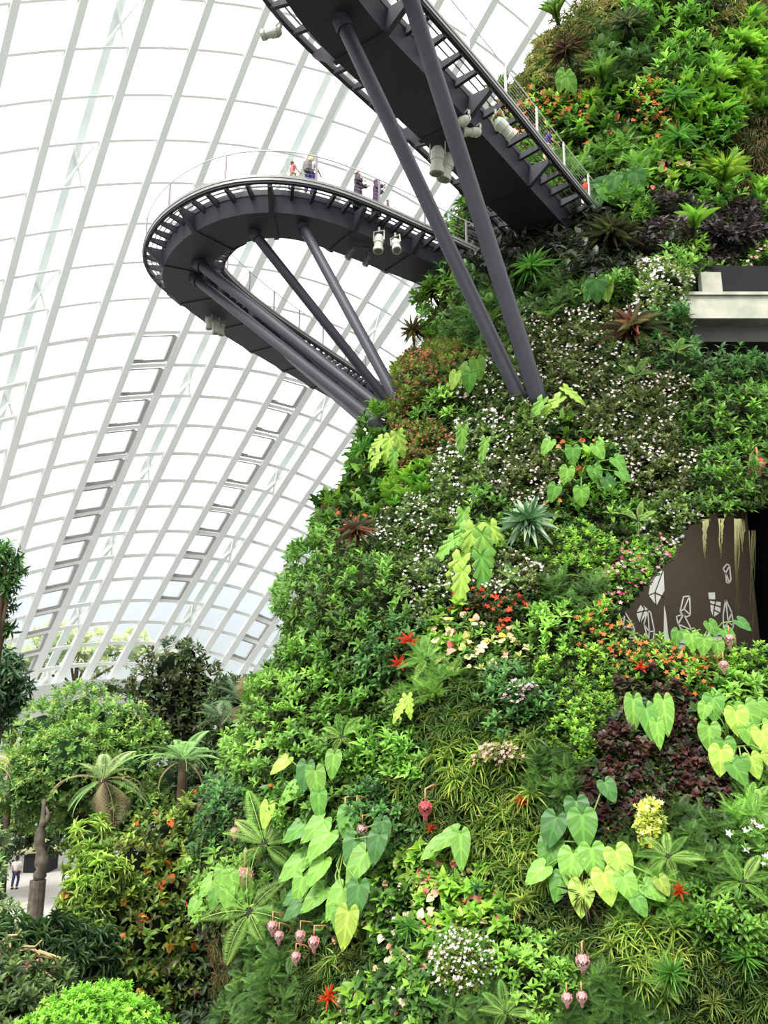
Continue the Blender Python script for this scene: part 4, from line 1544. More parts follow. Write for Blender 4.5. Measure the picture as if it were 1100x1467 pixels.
def heart_leaf(seed=0, lobed=False, long=1.0, yellow=0.0, base=(120, 172, 62)):
    R = np.random.default_rng(seed)
    if lobed:
        O = [(.0, -.02), (.1, -.13), (.24, -.15), (.3, 0), (.2, .1), (.33, .2), (.22, .3), (.32, .42), (.2, .5), (.25, .64), (.14, .74), (.12, .86), (0, 1)]
    else:
        O = [(.0, -.0), (.08, -.13), (.2, -.2), (.34, -.17), (.44, -.05), (.48, .12), (.465, .3), (.41, .46), (.33, .62), (.22, .78), (.1, .91), (0, 1)]
    O = np.array(O) * np.array([.9, long])
    n0 = len(O)
    t_ = np.linspace(0, n0 - 1, (n0 - 1) * 3 + 1)
    O = np.stack([np.interp(t_, np.arange(n0), O[:, q]) for q in (0, 1)], -1)
    n = len(O)
    V, C, Fc = [], [], []
    for sg in (1, -1):
        b0 = len(V)
        for k in range(n):
            yk = max(0, O[k][1] / long)
            mid = np.array([0, long * max(0, yk - .34 * math.sin(PI * min(1, yk ** .8)) - .02)])
            for j in range(5):
                s = j / 4
                p = mid * (1 - s) + O[k] * s
                z = .10 * s * (1 - .5 * s) - .20 * (p[1] / long) ** 2 + .018 * math.sin(k * .87) * s
                V.append((sg * p[0], p[1], z))
                v = 1.45 if j == 0 else (1.3 if k % 6 == 0 else .86)
                C.append(v * (1 + yellow * s))
        for k in range(n - 1):
            for j in range(4):
                a = b0 + k * 5 + j
                q = (a, a + 1, a + 6, a + 5)
                Fc.append(q if sg > 0 else q[::-1])
    lb = LB()
    c = lin(base)[None] * R.uniform(.85, 1.15)
    lb.add((np.array(V), Fc, np.array(C)), np.zeros((1, 3)), np.eye(3)[None], c)
    return lb.mesh('leaf')


def fern_mesh(name, n, pal, tpl, e0=1.1, e1=.4, fan=2 * PI, c0=0.0):
    lb = LB()
    k = np.arange(n)
    q = (k + .5) / n
    az = c0 + (k / n * fan if fan > 6 else (k / (n - 1) - .5) * fan) + rng.normal(0, .1, n)
    e = np.where(k % 2 == 0, e0, (e0 + e1) / 2) + rng.normal(0, .12, n)
    d = np.stack([np.sin(e) * np.cos(az), np.sin(e) * np.sin(az), np.cos(e)], -1)
    L = rng.uniform(.8, 1.08, n)
    M = frames(d, np.tile(UP, (n, 1)) + 0 * d, L, L, L)
    lb.add(tpl, d * .02, M, palette(pal, n, .1))
    return lb.mesh(name)


def pendant_mesh(pal):
    """hanging flower head: bracts over a cone of small blossoms, hanging along -Z from the origin"""
    lb = LB()
    n = 10
    az = np.arange(n) * 2.4
    d = np.stack([np.cos(az) * .75, np.sin(az) * .75, -.55 + 0 * az], -1)
    lb.add(T_LEAF, np.tile([0, 0, -.35], (n, 1)), frames(d, np.tile(UP, (n, 1)) + 0. * d, np.full(n, .3), np.full(n, .42)), palette(pal, n, .08))
    n = 46
    q = np.arange(n) / n
    az = np.arange(n) * 2.4
    r = .24 * np.sin(np.clip(q * 1.1 + .12, 0, 1) * PI) + .03
    P = np.stack([r * np.cos(az), r * np.sin(az), -.4 - .7 * q], -1)
    S = norm(np.stack([np.cos(az), np.sin(az), -.5 + 0 * az], -1))
    lb.add(T_FLOWER, P, frames(norm(np.cross(S, UP)), S, np.full(n, .2), np.full(n, .2)), palette(pal, n, .1) * .92)
    return lb.mesh('flower_head')


def axis_frame(n, up=.5, roll=0.0, tilt=0.0, cam=None):
    z = norm(n * .45 + UP * up + (cam if cam is not None else 0) * .75 + np.array([tilt, 0, 0]))
    x = norm(np.cross(np.array([0, 0, 1.0]), z) if abs(z[2]) < .98 else np.array([1.0, 0, 0]))
    y = np.cross(z, x)
    c, s = math.cos(roll), math.sin(roll)
    x, y = x * c + y * s, y * c - x * s
    return Matrix(((x[0], y[0], z[0]), (x[1], y[1], z[1]), (x[2], y[2], z[2])))


def set_xf(o, loc, R3, s):
    o.matrix_world = Matrix.Translation(Vector(loc)) @ R3.to_4x4() @ Matrix.Diagonal((s, s, s, 1))


def put(name, parts, px, py, size, label, cat, up=.5, out=26, roll=None, tilt=0.0, group=None):
    """plant with given part meshes, growing from the wall at a photo position; size = radius in photo pixels"""
    p, n = hit(px, py)
    d = p[1] * CP + p[2] * SP
    s = size * d / F
    p = p + n * (out * d / F)
    root = empty(name)
    set_xf(root, p, axis_frame(n, up, random.uniform(0, 6.28) if roll is None else roll, tilt, norm(-p)), s)
    tag(root, label, cat, group)
    for pn, me, mt in parts:
        o = link_mesh(pn, me, mt, root)
    # short woody base that roots the plant in the wall
    global _STUB
    st = bpy.data.objects.new('stem', _STUB)
    COL.objects.link(st)
    st.parent = root
    return root


m = MB()
m.tube([(0, 0, -.7), (0, 0, -.3), (0, 0, .06)], [.06, .08, .09], 8)
_o = m.build('stem', M_SOIL)
_STUB = _o.data
bpy.data.objects.remove(_o)

SILV = rosette_mesh('leaves', 44, .2, [(128, 160, 136), (150, 178, 156), (104, 140, 112)], 1.45, .15)
SILVIN = rosette_mesh('inner_leaves', 14, .22, [(58, 104, 66), (74, 120, 78)], .55, .1)
PURP = rosette_mesh('leaves', 60, .085, [(84, 62, 58), (112, 84, 72), (96, 98, 62)], 1.4, .2, T_STIFF)
DARKR = rosette_mesh('leaves', 50, .11, [(58, 74, 46), (82, 98, 58), (70, 64, 46)], 1.35, .1, T_STIFF)
REDB = rosette_mesh('leaves', 34, .17, [(112, 66, 54), (92, 62, 48), (140, 92, 74), (78, 74, 52), (70, 84, 54)], 1.35, .1)
REDIN = rosette_mesh('inner_leaves', 10, .2, [(168, 92, 84), (120, 120, 80)], .5, .1)
LIME = rosette_mesh('leaves', 54, .062, [(128, 172, 62), (146, 188, 78), (106, 152, 56), (160, 180, 80)], .95, .05, T_STIFF)
OLIVR = rosette_mesh('leaves', 36, .15, [(92, 98, 54), (122, 112, 66), (104, 84, 58)], 1.3, .1, T_STRAP)
GREENR = rosette_mesh('leaves', 40, .1, [(84, 138, 60), (104, 160, 76), (66, 116, 50)], 1.1, .05, T_STRAP)
UPR = rosette_mesh('leaves', 9, .2, [(112, 172, 62), (136, 190, 78)], .75, .1, T_STIFF)
GRASSR = rosette_mesh('leaves', 50, .055, [(112, 156, 74), (134, 176, 92), (90, 136, 64)], .7, .02, T_STIFF)
PALMR = rosette_mesh('leaves', 50, .07, [(74, 92, 66), (96, 114, 84), (120, 136, 104)], 1.15, .05, T_STIFF)
STAR = rosette_mesh('bracts', 22, .22, [(226, 92, 44), (236, 128, 60), (206, 70, 40)], 1.3, .2, T_STIFF)
STARG = rosette_mesh('leaves', 20, .1, [(96, 130, 56), (120, 150, 70)], 1.4, .8)
BROWNR = rosette_mesh('leaves', 40, .12, [(62, 44, 36), (84, 60, 44), (52, 56, 36)], 1.35, .2)
REDR = rosette_mesh('bracts', 14, .24, [(206, 70, 44), (222, 96, 60), (176, 54, 44)], 1.0, .1, T_STIFF)

L_, P_M = M_LEAF, M_PETAL
ROS = [
    ([('leaves', SILV, L_), ('inner_leaves', SILVIN, L_)], 760, 778, 48, 'big silver green rosette in the middle of the wall', 'bromeliad', 'rosette_bromeliad', .25),
    ([('leaves', PURP, L_)], 822, 102, 34, 'dark purple spiky rosette near the top left of the upper wall', 'bromeliad', 'rosette_bromeliad', .3),
    ([('leaves', PALMR, L_)], 898, 62, 34, 'grey green fan of narrow leaves near the mountain top', 'plant', 'spiky_plant', .7),
    ([('leaves', GRASSR, L_)], 873, 140, 40, 'upright pale green tuft right of the purple rosette', 'plant', 'spiky_plant', .9),
    ([('leaves', LIME, L_)], 1022, 286, 52, 'yellow green spiky fountain plant on the right of the upper wall', 'plant', 'spiky_plant', .9),
    ([('leaves', UPR, L_)], 978, 350, 44, 'small light green upright plant between the purple leaves', 'plant', 'strap_leaved_plant', .9),
    ([('leaves', DARKR, L_)], 872, 372, 50, 'large dark olive rosette right below the walkway landing', 'bromeliad', 'rosette_bromeliad', .6),
    ([('leaves', GREENR, L_)], 778, 412, 42, 'green rosette in the shade right of the thick struts', 'bromeliad', 'rosette_bromeliad', .5),
    ([('leaves', REDB, L_), ('inner_leaves', REDIN, L_)], 906, 508, 56, 'brown red rosette among white flowers left of the ledge', 'bromeliad', 'rosette_bromeliad', .3),
    ([('leaves', REDB, L_)], 522, 790, 38, 'red brown rosette on the left outline of the wall', 'bromeliad', 'rosette_bromeliad', .5),
    ([('leaves', OLIVR, L_)], 632, 436, 34, 'upper olive brown rosette sticking out from the outline under the walkway', 'bromeliad', 'rosette_bromeliad', .3),
    ([('leaves', OLIVR, L_)], 622, 474, 30, 'lower olive brown rosette sticking out from the outline under the walkway', 'bromeliad', 'rosette_bromeliad', .3),
    ([('leaves', GREENR, L_)], 548, 660, 34, 'spiky green tuft on the outline below the thin struts', 'plant', 'spiky_plant', .6),
    ([('leaves', GREENR, L_)], 962, 168, 36, 'upright green plant right of the orange flower band', 'plant', 'strap_leaved_plant', .9),
    ([('leaves', GREENR, L_)], 962, 232, 40, 'green strap leaved fountain left of the spiky yellow green one', 'plant', 'strap_leaved_plant', .9),
    ([('leaves', UPR, L_)], 1000, 118, 26, 'light green upright plant right of the orange band near the top', 'plant', 'strap_leaved_plant', .9),
    ([('leaves', UPR, L_)], 1045, 92, 28, 'light green upright plant at the right near the top', 'plant', 'strap_leaved_plant', .9),
    ([('leaves', UPR, L_)], 1012, 140, 26, 'light green upright plant just below its twin right of the orange band', 'plant', 'strap_leaved_plant', .9),
    ([('leaves', UPR, L_)], 970, 82, 22, 'small light green upright plant above the orange flower band', 'plant', 'strap_leaved_plant', .9),
    ([('leaves', GRASSR, L_)], 1068, 12, 38, 'bright grassy tuft in the top right corner', 'plant', 'spiky_plant', .9),
    ([('leaves', GRASSR, L_)], 812, 50, 34, 'pale grassy tuft on the outline near the mountain top', 'plant', 'spiky_plant', .9),
    ([('leaves', GRASSR, L_)], 742, 150, 30, 'pale grassy tuft on the outline behind the overhead railing', 'plant', 'spiky_plant', .9),
    ([('leaves', LIME, L_)], 1088, 322, 34, 'lime green tuft at the right frame edge above the pink flowers', 'plant', 'spiky_plant', .7),
    ([('leaves', LIME, L_)], 850, 168, 22, 'small yellow green rosette above the walkway end', 'bromeliad', 'rosette_bromeliad', .7),
    ([('bracts', STAR, P_M), ('leaves', STARG, L_)], 490, 1440, 20, 'orange red star flower low on the wall near the bottom edge', 'bromeliad', 'star_bromeliad', .2),
    ([('bracts', STAR, P_M), ('leaves', STARG, L_)], 977, 1284, 15, 'small orange red star flower right of the central heart leaves', 'bromeliad', 'star_bromeliad', .2),
    ([('leaves', BROWNR, L_)], 848, 1292, 46, 'dark brown rosette hanging under the central heart leaved plant', 'bromeliad', 'rosette_bromeliad', .1),
    ([('bracts', REDR, P_M)], 596, 940, 22, 'red bracts left of the cream bracts, upper one', 'bromeliad', 'red_bromeliad', .9),
    ([('bracts', REDR, P_M)], 588, 968, 20, 'faded red bracts just below the bright red ones', 'bromeliad', 'red_bromeliad', .6),
    ([('bracts', REDR, P_M)], 918, 980, 16, 'orange red bracts below the cave sill', 'bromeliad', 'red_bromeliad', .6),
    ([('bracts', REDR, P_M)], 760, 1150, 14, 'red centred rosette in the arching grass', 'bromeliad', 'red_bromeliad', .4),
    ([('bracts', REDR, P_M)], 628, 1200, 12, 'dull red rosette right of the pink pendants', 'bromeliad', 'red_bromeliad', .3),
    ([('leaves', GRASSR, L_)], 640, 1020, 30, 'dark green upright tuft below the light ferns', 'plant', 'spiky_plant', .9),
    ([('leaves', GREENR, L_)], 960, 1400, 40, 'arching strap leaved tuft in the lower right', 'plant', 'strap_leaved_plant', .7),
    ([('leaves', GREENR, L_)], 1060, 1370, 36, 'grassy tuft by the right frame edge near the bottom', 'plant', 'strap_leaved_plant', .7),
    ([('leaves', GREENR, L_)], 600, 1350, 30, 'strap leaved tuft left of the anthurium bed', 'plant', 'strap_leaved_plant', .6),
    ([('leaves', SILVIN, L_)], 690, 1296, 22, 'small grey leaved tuft in the anthurium bed', 'plant', 'strap_leaved_plant', .6),
]
for parts, px, py, sz, lb_, cat, nm, up in ROS:
    put(nm, parts, px, py, sz, lb_, cat, up)

# heart leaved climbers: every big leaf its own part. (dx, dy, length px, turn degrees; 0 = tip straight down, shade)
BASEC = {'y': (166, 200, 84), 'g': (126, 176, 72), 'd': (76, 124, 60), 'm': (100, 154, 62), 'o': (148, 170, 68)}


def heart_plant(name, px, py, leaves, label, lobed=False, long=1.0, out=38, face=.8):
    p, n = hit(px, py)
    d0 = p[1] * CP + p[2] * SP
    sc = d0 / F
    root = empty(name, p + n * out * sc)
    tag(root, label, 'climbing plant')
    base = np.array(root.location)
    stem = MB()
    rgt = norm(np.cross(ray(px, py), UP))
    upv = norm(np.cross(rgt, ray(px, py)))
    for k, (dx, dy, L, turn, sh) in enumerate(leaves):
        q, n2 = hit(px + dx, py + dy)
        q = q + n2 * (out + 6 * (k % 3)) * sc
        a = math.radians(turn)
        down = -upv * math.cos(a) + rgt * math.sin(a)
        fz = norm(-norm(q) * face + n2 * .5 + UP * .5 + rgt * math.sin(a) * .3)
        dd = norm(down * 1.0 + n2 * .25)
        M3 = frames(dd[None], fz[None], np.array([1.0]), np.array([1.0]))[0]
        me = heart_leaf(k * 7 + int(px), lobed, long, .12 if sh == 'y' else 0, BASEC[sh])
        o = link_mesh('leaf', me, M_LEAF, root, True)
        R3 = Matrix(M3.tolist())
        s = L * sc * .92 / long ** .6
        att = q - dd * s * .3
        o.matrix_parent_inverse = Matrix.Identity(4)
        o.matrix_local = Matrix.Translation(Vector(att - base)) @ R3.to_4x4() @ Matrix.Diagonal((s, s, s, 1))
        c = att - base
        stem.tube([np.zeros(3) - n * out * sc * .8, c * .5 - upv * .0 + n * .02 - fz * .05, c], [.012, .01, .007], 6)
    stem.build('stem', mat_plain('green_stem', (120, 150, 70), .6, 0, .1, 5), root, True)
    return root


heart_plant('heart_leaf_climber', 850, 1210, [
    (-12, -42, 46, 10, 'd'), (-40, -22, 50, -15, 'd'), (0, -16, 54, 5, 'm'), (-45, 16, 50, -12, 'm'), (16, 30, 48, 10, 'g'), (-10, 40, 50, -5, 'g'), (50, 34, 48, 25, 'y'), (34, 66, 46, 15, 'y'),
    (-60, 62, 40, -45, 'g'), (-34, 72, 40, -15, 'm'), (0, 86, 46, 0, 'y'), (64, 70, 38, 25, 'g'), (92, 74, 34, 55, 'g'), (78, 94, 28, 30, 'm'), (24, -60, 34, 25, 'd'), (106, 66, 26, 30, 'o')],
    'cluster of big veined heart leaves, light green, in the lower right centre')
heart_plant('heart_leaf_climber', 1045, 1075, [
    (-34, -45, 40, -5, 'm'), (14, -30, 44, 15, 'g'), (-4, -16, 42, 0, 'y'), (-40, 0, 40, -8, 'g'), (18, 8, 38, 15, 'g'), (36, 16, 40, 10, 'y'), (-16, 24, 38, 0, 'm'), (-24, 42, 40, -10, 'y'),
    (58, 22, 36, 20, 'y'), (24, 46, 34, 10, 'y'), (0, 62, 36, 25, 'm'), (46, 50, 30, 20, 'o'), (30, -40, 34, 10, 'g'), (52, -8, 34, 30, 'g'), (-50, -30, 26, -20, 'g'), (8, 48, 28, 0, 'm')],
    'cluster of yellow green heart leaves near the right frame edge')
heart_plant('heart_leaf_climber', 500, 1210, [
    (-40, -25, 44, -50, 'm'), (-14, -22, 46, -40, 'g'), (0, 0, 50, -35, 'g'), (-40, 26, 52, -45, 'g'), (22, -22, 44, 5, 'm'), (-2, 40, 42, -25, 'g'), (30, 16, 48, 0, 'd'), (44, 40, 50, -25, 'g'), (-32, 74, 38, -5, 'g'),
    (-14, 84, 44, -40, 'g'), (20, 90, 46, -20, 'g'), (48, 92, 44, 0, 'd'), (-50, 88, 34, -45, 'd'), (-46, 112, 34, -40, 'd'), (36, 132, 46, 0, 'o'), (18, 118, 36, 5, 'g'), (68, -4, 34, 15, 'd'), (64, 20, 40, -5, 'd')],
    'cluster of long hanging heart leaves left of the pink pendants', long=1.25)
heart_plant('lobed_leaf_climber', 690, 800, [(-22, -10, 62, -25, 'g'), (-6, 0, 70, -10, 'y'), (12, 14, 66, 10, 'g'), (-30, 38, 64, -15, 'y'), (6, 40, 62, 5, 'm'), (-26, 66, 56, -5, 'y'), (24, -14, 54, 25, 'y'),
                                            (-40, 10, 50, -30, 'g'), (-16, -26, 52, 0, 'g')],
            'pale green plant with long wavy hanging leaves left of the silver rosette', True, 1.3, 26)
heart_plant('lobed_leaf_climber', 800, 598, [(-4, 0, 52, -40, 'y'), (-20, 6, 44, -25, 'g'), (16, -6, 38, 40, 'y')], 'bright yellow green leaf pair right below the strut feet', True, 1.4, 22)
heart_plant('lobed_leaf_climber', 688, 568, [(-8, -4, 32, -20, 'g'), (10, -4, 32, 10, 'g'), (-10, 14, 26, -10, 'y'), (2, 8, 30, 0, 'm')], 'small light green leaf cluster left of the strut feet', False, 1.1)
heart_plant('lobed_leaf_climber', 590, 665, [(-22, -8, 40, -30, 'y'), (-4, 0, 42, -5, 'y'), (12, 4, 40, 20, 'y'), (0, 18, 34, 0, 'g'), (-16, 14, 34, -20, 'y')], 'yellow green crinkled leaves near the left outline', True, 1.0)
heart_plant('lobed_leaf_climber', 678, 655, [(0, 0, 44, 0, 'g'), (26, 30, 34, -10, 'g')], 'two light green drooping leaves in the white flowers', True, 1.3)
heart_plant('lobed_leaf_climber', 655, 1225, [(-14, 4, 40, -45, 'g'), (8, -8, 44, -50, 'g'), (22, 6, 46, 5, 'g')], 'three pale green drooping leaves in the arching grass', False, 1.5)
heart_plant('lobed_leaf_climber', 918, 1045, [(-16, -8, 44, -5, 'g'), (0, 8, 44, 5, 'm'), (22, 0, 46, 0, 'g'), (14, 22, 34, 0, 'g')], 'four long hanging light green leaves in the begonias', False, 1.6)
heart_plant('lobed_leaf_climber', 606, 1030, [(-6, 0, 34, -20, 'y'), (8, -4, 34, 15, 'y')], 'pale yellow green leaf pair below the light ferns', True, 1.2)
heart_plant('heart_leaf_climber', 470, 1130, [(-40, -22, 34, -40, 'y'), (-8, -4, 40, 0, 'd'), (10, 8, 42, 15, 'g'), (-24, 10, 34, -30, 'g'), (14, 30, 36, 10, 'm'), (-44, 26, 34, 0, 'y'), (24, -18, 36, 0, 'g')],
            'striped yellow green leaves above the hanging heart leaves', False, 1.3)
heart_plant('heart_leaf_climber', 345, 1285, [(-20, 0, 30, -30, 'g'), (0, -6, 32, 0, 'g'), (16, 4, 30, 25, 'g'), (-10, 16, 30, -10, 'm'), (8, 20, 30, 10, 'g'), (-24, 24, 26, -20, 'g')],
            'small heart leaf cluster on the outline above the big hanging frond')
heart_plant('elephant_ear', 872, 300, [(14, -22, 52, 110, 'm'), (-16, -6, 40, -40, 'd'), (8, 4, 36, 30, 'm'), (30, 2, 34, 40, 'd'), (-6, -24, 34, -100, 'd')], 'elephant ear plant at the end of the overhead walkway', False, 1.1, 24)
heart_plant('elephant_ear', 905, 292, [(0, 0, 34, 0, 'd'), (16, 4, 32, 20, 'd'), (-10, 12, 30, -20, 'd'), (12, 20, 28, 10, 'm')], 'round blue green leaves right of the elephant ear plant')
heart_plant('elephant_ear', 1086, 128, [(-16, -4, 40, -50, 'd'), (6, -6, 44, 20, 'm'), (-4, 12, 36, 0, 'd')], 'broad dark leaves at the right frame edge of the upper wall')
heart_plant('elephant_ear', 818, 128, [(0, 0, 30, -20, 'g'), (8, 8, 28, 30, 'g')], 'two pale heart leaves below the purple rosette')
heart_plant('elephant_ear', 860, 440, [(-10, -6, 34, -30, 'd'), (8, 0, 34, 10, 'y'), (0, 16, 36, 0, 'd')], 'dark and yellow heart leaves left of the white flowered dome bush')
heart_plant('heart_leaf_climber', 1010, 925, [(-40, 16, 24, -15, 'm'), (-22, 26, 28, 0, 'g'), (2, 14, 24, 20, 'm'), (24, 14, 26, 30, 'm'), (-8, 30, 28, -10, 'g'), (38, 8, 24, 40, 'd'), (10, 30, 24, 0, 'g')],
            'green and yellow leaves on the cave sill in front of the white drawings')
heart_plant('heart_leaf_climber', 830, 690, [(-38, -22, 28, -30, 'g'), (-8, -12, 28, 0, 'm'), (26, -18, 26, 25, 'g'), (-24, 20, 28, -15, 'g'), (18, 22, 27, 10, 'm'), (52, 2, 26, 35, 'm'), (0, 56, 28, 0, 'g'), (40, 44, 26, 20, 'd'), (64, 36, 24, 40, 'm'), (-40, 50, 26, -20, 'm')],
            'bright heart leaves right above the silver rosette')

# ferns
FA = [(150, 190, 108), (122, 172, 84), (134, 184, 92)]
FB = [(110, 160, 70), (90, 140, 58), (136, 180, 92)]
FERNS = [(398, 1222, 80, 'light green fern with spread fronds on the lower left outline', 1.0, 9, FA, T_FRONDBIG, None),
         (372, 1322, 78, 'big pale drooping fern fronds at the bottom left of the wall', .1, 7, FA, T_FRONDHANG, None),
         (622, 962, 46, 'light green fern beside the red bracts', .7, 7, FB, T_FRONDBIG, None),
         (735, 850, 30, 'small fern frond cluster below the silver rosette', .6, 6, FB, T_FRONDBIG, None),
         (948, 1402, 40, 'bright fern low on the right above the bottom edge', .6, 7, FB, T_FRONDBIG, None),
         (1060, 1275, 50, 'upright fern near the right frame edge', .9, 7, FB, T_FRONDBIG, None),
         (1075, 1190, 44, 'light fern along the right frame edge', .9, 7, FB, T_FRONDBIG, None),
         (960, 1240, 50, 'fern spreading right of the central heart leaves', .7, 8, FB, T_FRONDBIG, None),
         (730, 1465, 46, 'fern at the bottom edge below the white flowered bush', .8, 7, FB, T_FRONDBIG, None),
         (500, 1075, 44, 'soft green fern on the left above the hanging heart leaves', .8, 7, FB, T_FRONDBIG, None),
         (910, 770, 36, 'light fern right above the pink flowered bush', .6, 6, FA, T_FRONDBIG, None),
         (905, 560, 32, 'cut leaf fern under the brown red rosette', .6, 6, FB, T_FRONDBIG, None),
         (960, 528, 30, 'small pale fern right of the brown red rosette', .6, 6, FB, T_FRONDBIG, None)]
for px, py, sz, lb_, up, n, pal, tpl, _ in FERNS:
    put('fern', [('fronds', fern_mesh('fronds', n, pal, tpl), M_LEAF)], px, py, sz, lb_, 'fern', up)

# hanging pink flower heads
PK = [(236, 128, 132), (244, 168, 164), (226, 104, 116)]
PKL = [(246, 190, 190), (240, 164, 172), (250, 214, 206)]
PEND = pendant_mesh(PK)
PENDL = pendant_mesh(PKL)
ST_PINK = mat_plain('pink_stalk', (190, 140, 100), .7, 0, .1, 5)
for px, py, sz, me, lb_ in [(1071, 688, 26, PEND, 'pink pendant flower head hanging over the cave mouth'), (634, 1146, 26, PEND, 'pink pendant flower head in the arching grass'),
                            (517, 1166, 24, PEND, 'left pink pendant flower head above the hanging heart leaves'), (532, 1164, 18, PEND, 'thin pink pendant right beside the left one'),
                            (541, 1190, 20, PENDL, 'paler pink pendant lowest above the hanging heart leaves'), (377, 1252, 34, PENDL, 'pale pink flower bunch under the light fern'),
                            (812, 1434, 20, PENDL, 'left one of the two pink flower heads at the bottom edge'), (833, 1432, 20, PENDL, 'right one of the two pink flower heads at the bottom edge'),
                            (838, 1376, 26, PENDL, 'pink flower head above the two at the bottom edge'), (1033, 936, 20, PENDL, 'pale pink flower head on the cave sill'), (1024, 968, 18, PENDL, 'pink flower head below the cave sill'),
                            (416, 1335, 20, PENDL, 'pink flower bunch right of the big hanging frond, upper'), (426, 1350, 18, PENDL, 'pink flower bunch right of the big hanging frond, lower'),
                            (460, 1345, 20, PENDL, 'pale pink flower head under the heart leaves, left'), (482, 1350, 22, PENDL, 'pink flower head under the heart leaves, right'),
                            (452, 1378, 18, PENDL, 'pale pink flower head low on the wall'), (368, 1200, 18, PENDL, 'pink flower head left of the light fern')]:
    p, n = hit(px, py)
    d = p[1] * CP + p[2] * SP
    s = 1.3 * sz * d / F
    root = empty('pendant_flower', p + n * 46 * d / F)
    root.scale = (s,) * 3
    tag(root, lb_, 'flower')
    link_mesh('flower_head', me, M_PETAL, root)
    m = MB()
    back = -n * 46 * d / F / s
    m.tube([back * 1.0 + np.array([0, 0, .1]), back * .5 + np.array([0, 0, .45]), (0, 0, .1), (0, 0, -.4)], [.05, .045, .04, .04], 6)
    m.build('stalk', ST_PINK, root, True)

# round white flowered bush near the bottom
def wall_bush(name, label, px, py, rx, ry, n, L, pal, fl=None, tpl=T_DIAMOND, nleaf=8, wr=.5, bulge=26, cat='shrub'):
    lb, lf = LB(), LB()
    root = None
    P, N, D = [], [], []
    for k in range(n):
        r = math.sqrt(random.random())
        a = random.random() * 6.28
        q, nn = hit(px + rx * r * math.cos(a), py + ry * r * math.sin(a))
        d = q[1] * CP + q[2] * SP
        P.append(q + nn * (bulge * (1 - r * r) + 8 + random.random() * 12) * d / F)
        N.append(nn)
        D.append(d)
    P, N, D = np.array(P), np.array(N), np.array(D)
    S = norm(N * .7 + WIND + rand_unit(n) * .6)
    shoots(lb, P, S, L * D / F, tpl, nleaf, wr, pal)
    o = lb.build(name, M_LEAF)
    tag(o, label, cat)
    if fl:
        m_ = int(n * fl[0])
        i = rng.integers(0, n, m_)
        flowers(lf, P[i] + (N[i] * 9 + rand_unit(m_) * 6) * (D[i] / F)[:, None], norm(N[i] + rand_unit(m_) * .4), fl[1] * D[i] / F * rng.uniform(.7, 1.3, m_), fl[2])
        q = lf.build('flowers', M_PETAL, o)
        q['kind'] = 'stuff'
    return o


wall_bush('flowering_bush', 'round bush dotted with white blossoms near the bottom edge', 672, 1392, 46, 42, 420, 9, G_OLIVE + G_MID, (.6, 5.5, WHITE))
wall_bush('flowering_bush', 'pale pink flower spray on the blue green shrub in the middle', 752, 1020, 26, 16, 60, 12, G_BLUE, (1.1, 7, [(240, 206, 214), (228, 190, 204)]))
wall_bush('flowering_bush', 'beige flower spray above the shaded fern pocket', 725, 1092, 30, 12, 60, 9, G_OLIVE, (1.2, 7, [(226, 190, 170), (214, 180, 160)]))
wall_bush('flowering_bush', 'pale yellow green blossoms right of the central heart leaves', 930, 1190, 20, 32, 90, 9, [(150, 176, 84), (190, 206, 110)], (.4, 7, YEL + [(236, 236, 180)]))
wall_bush('flowering_bush', 'white orchid like blossoms at the lower right frame edge', 1075, 1230, 34, 44, 26, 12, G_MID, (.8, 11, WHITE))

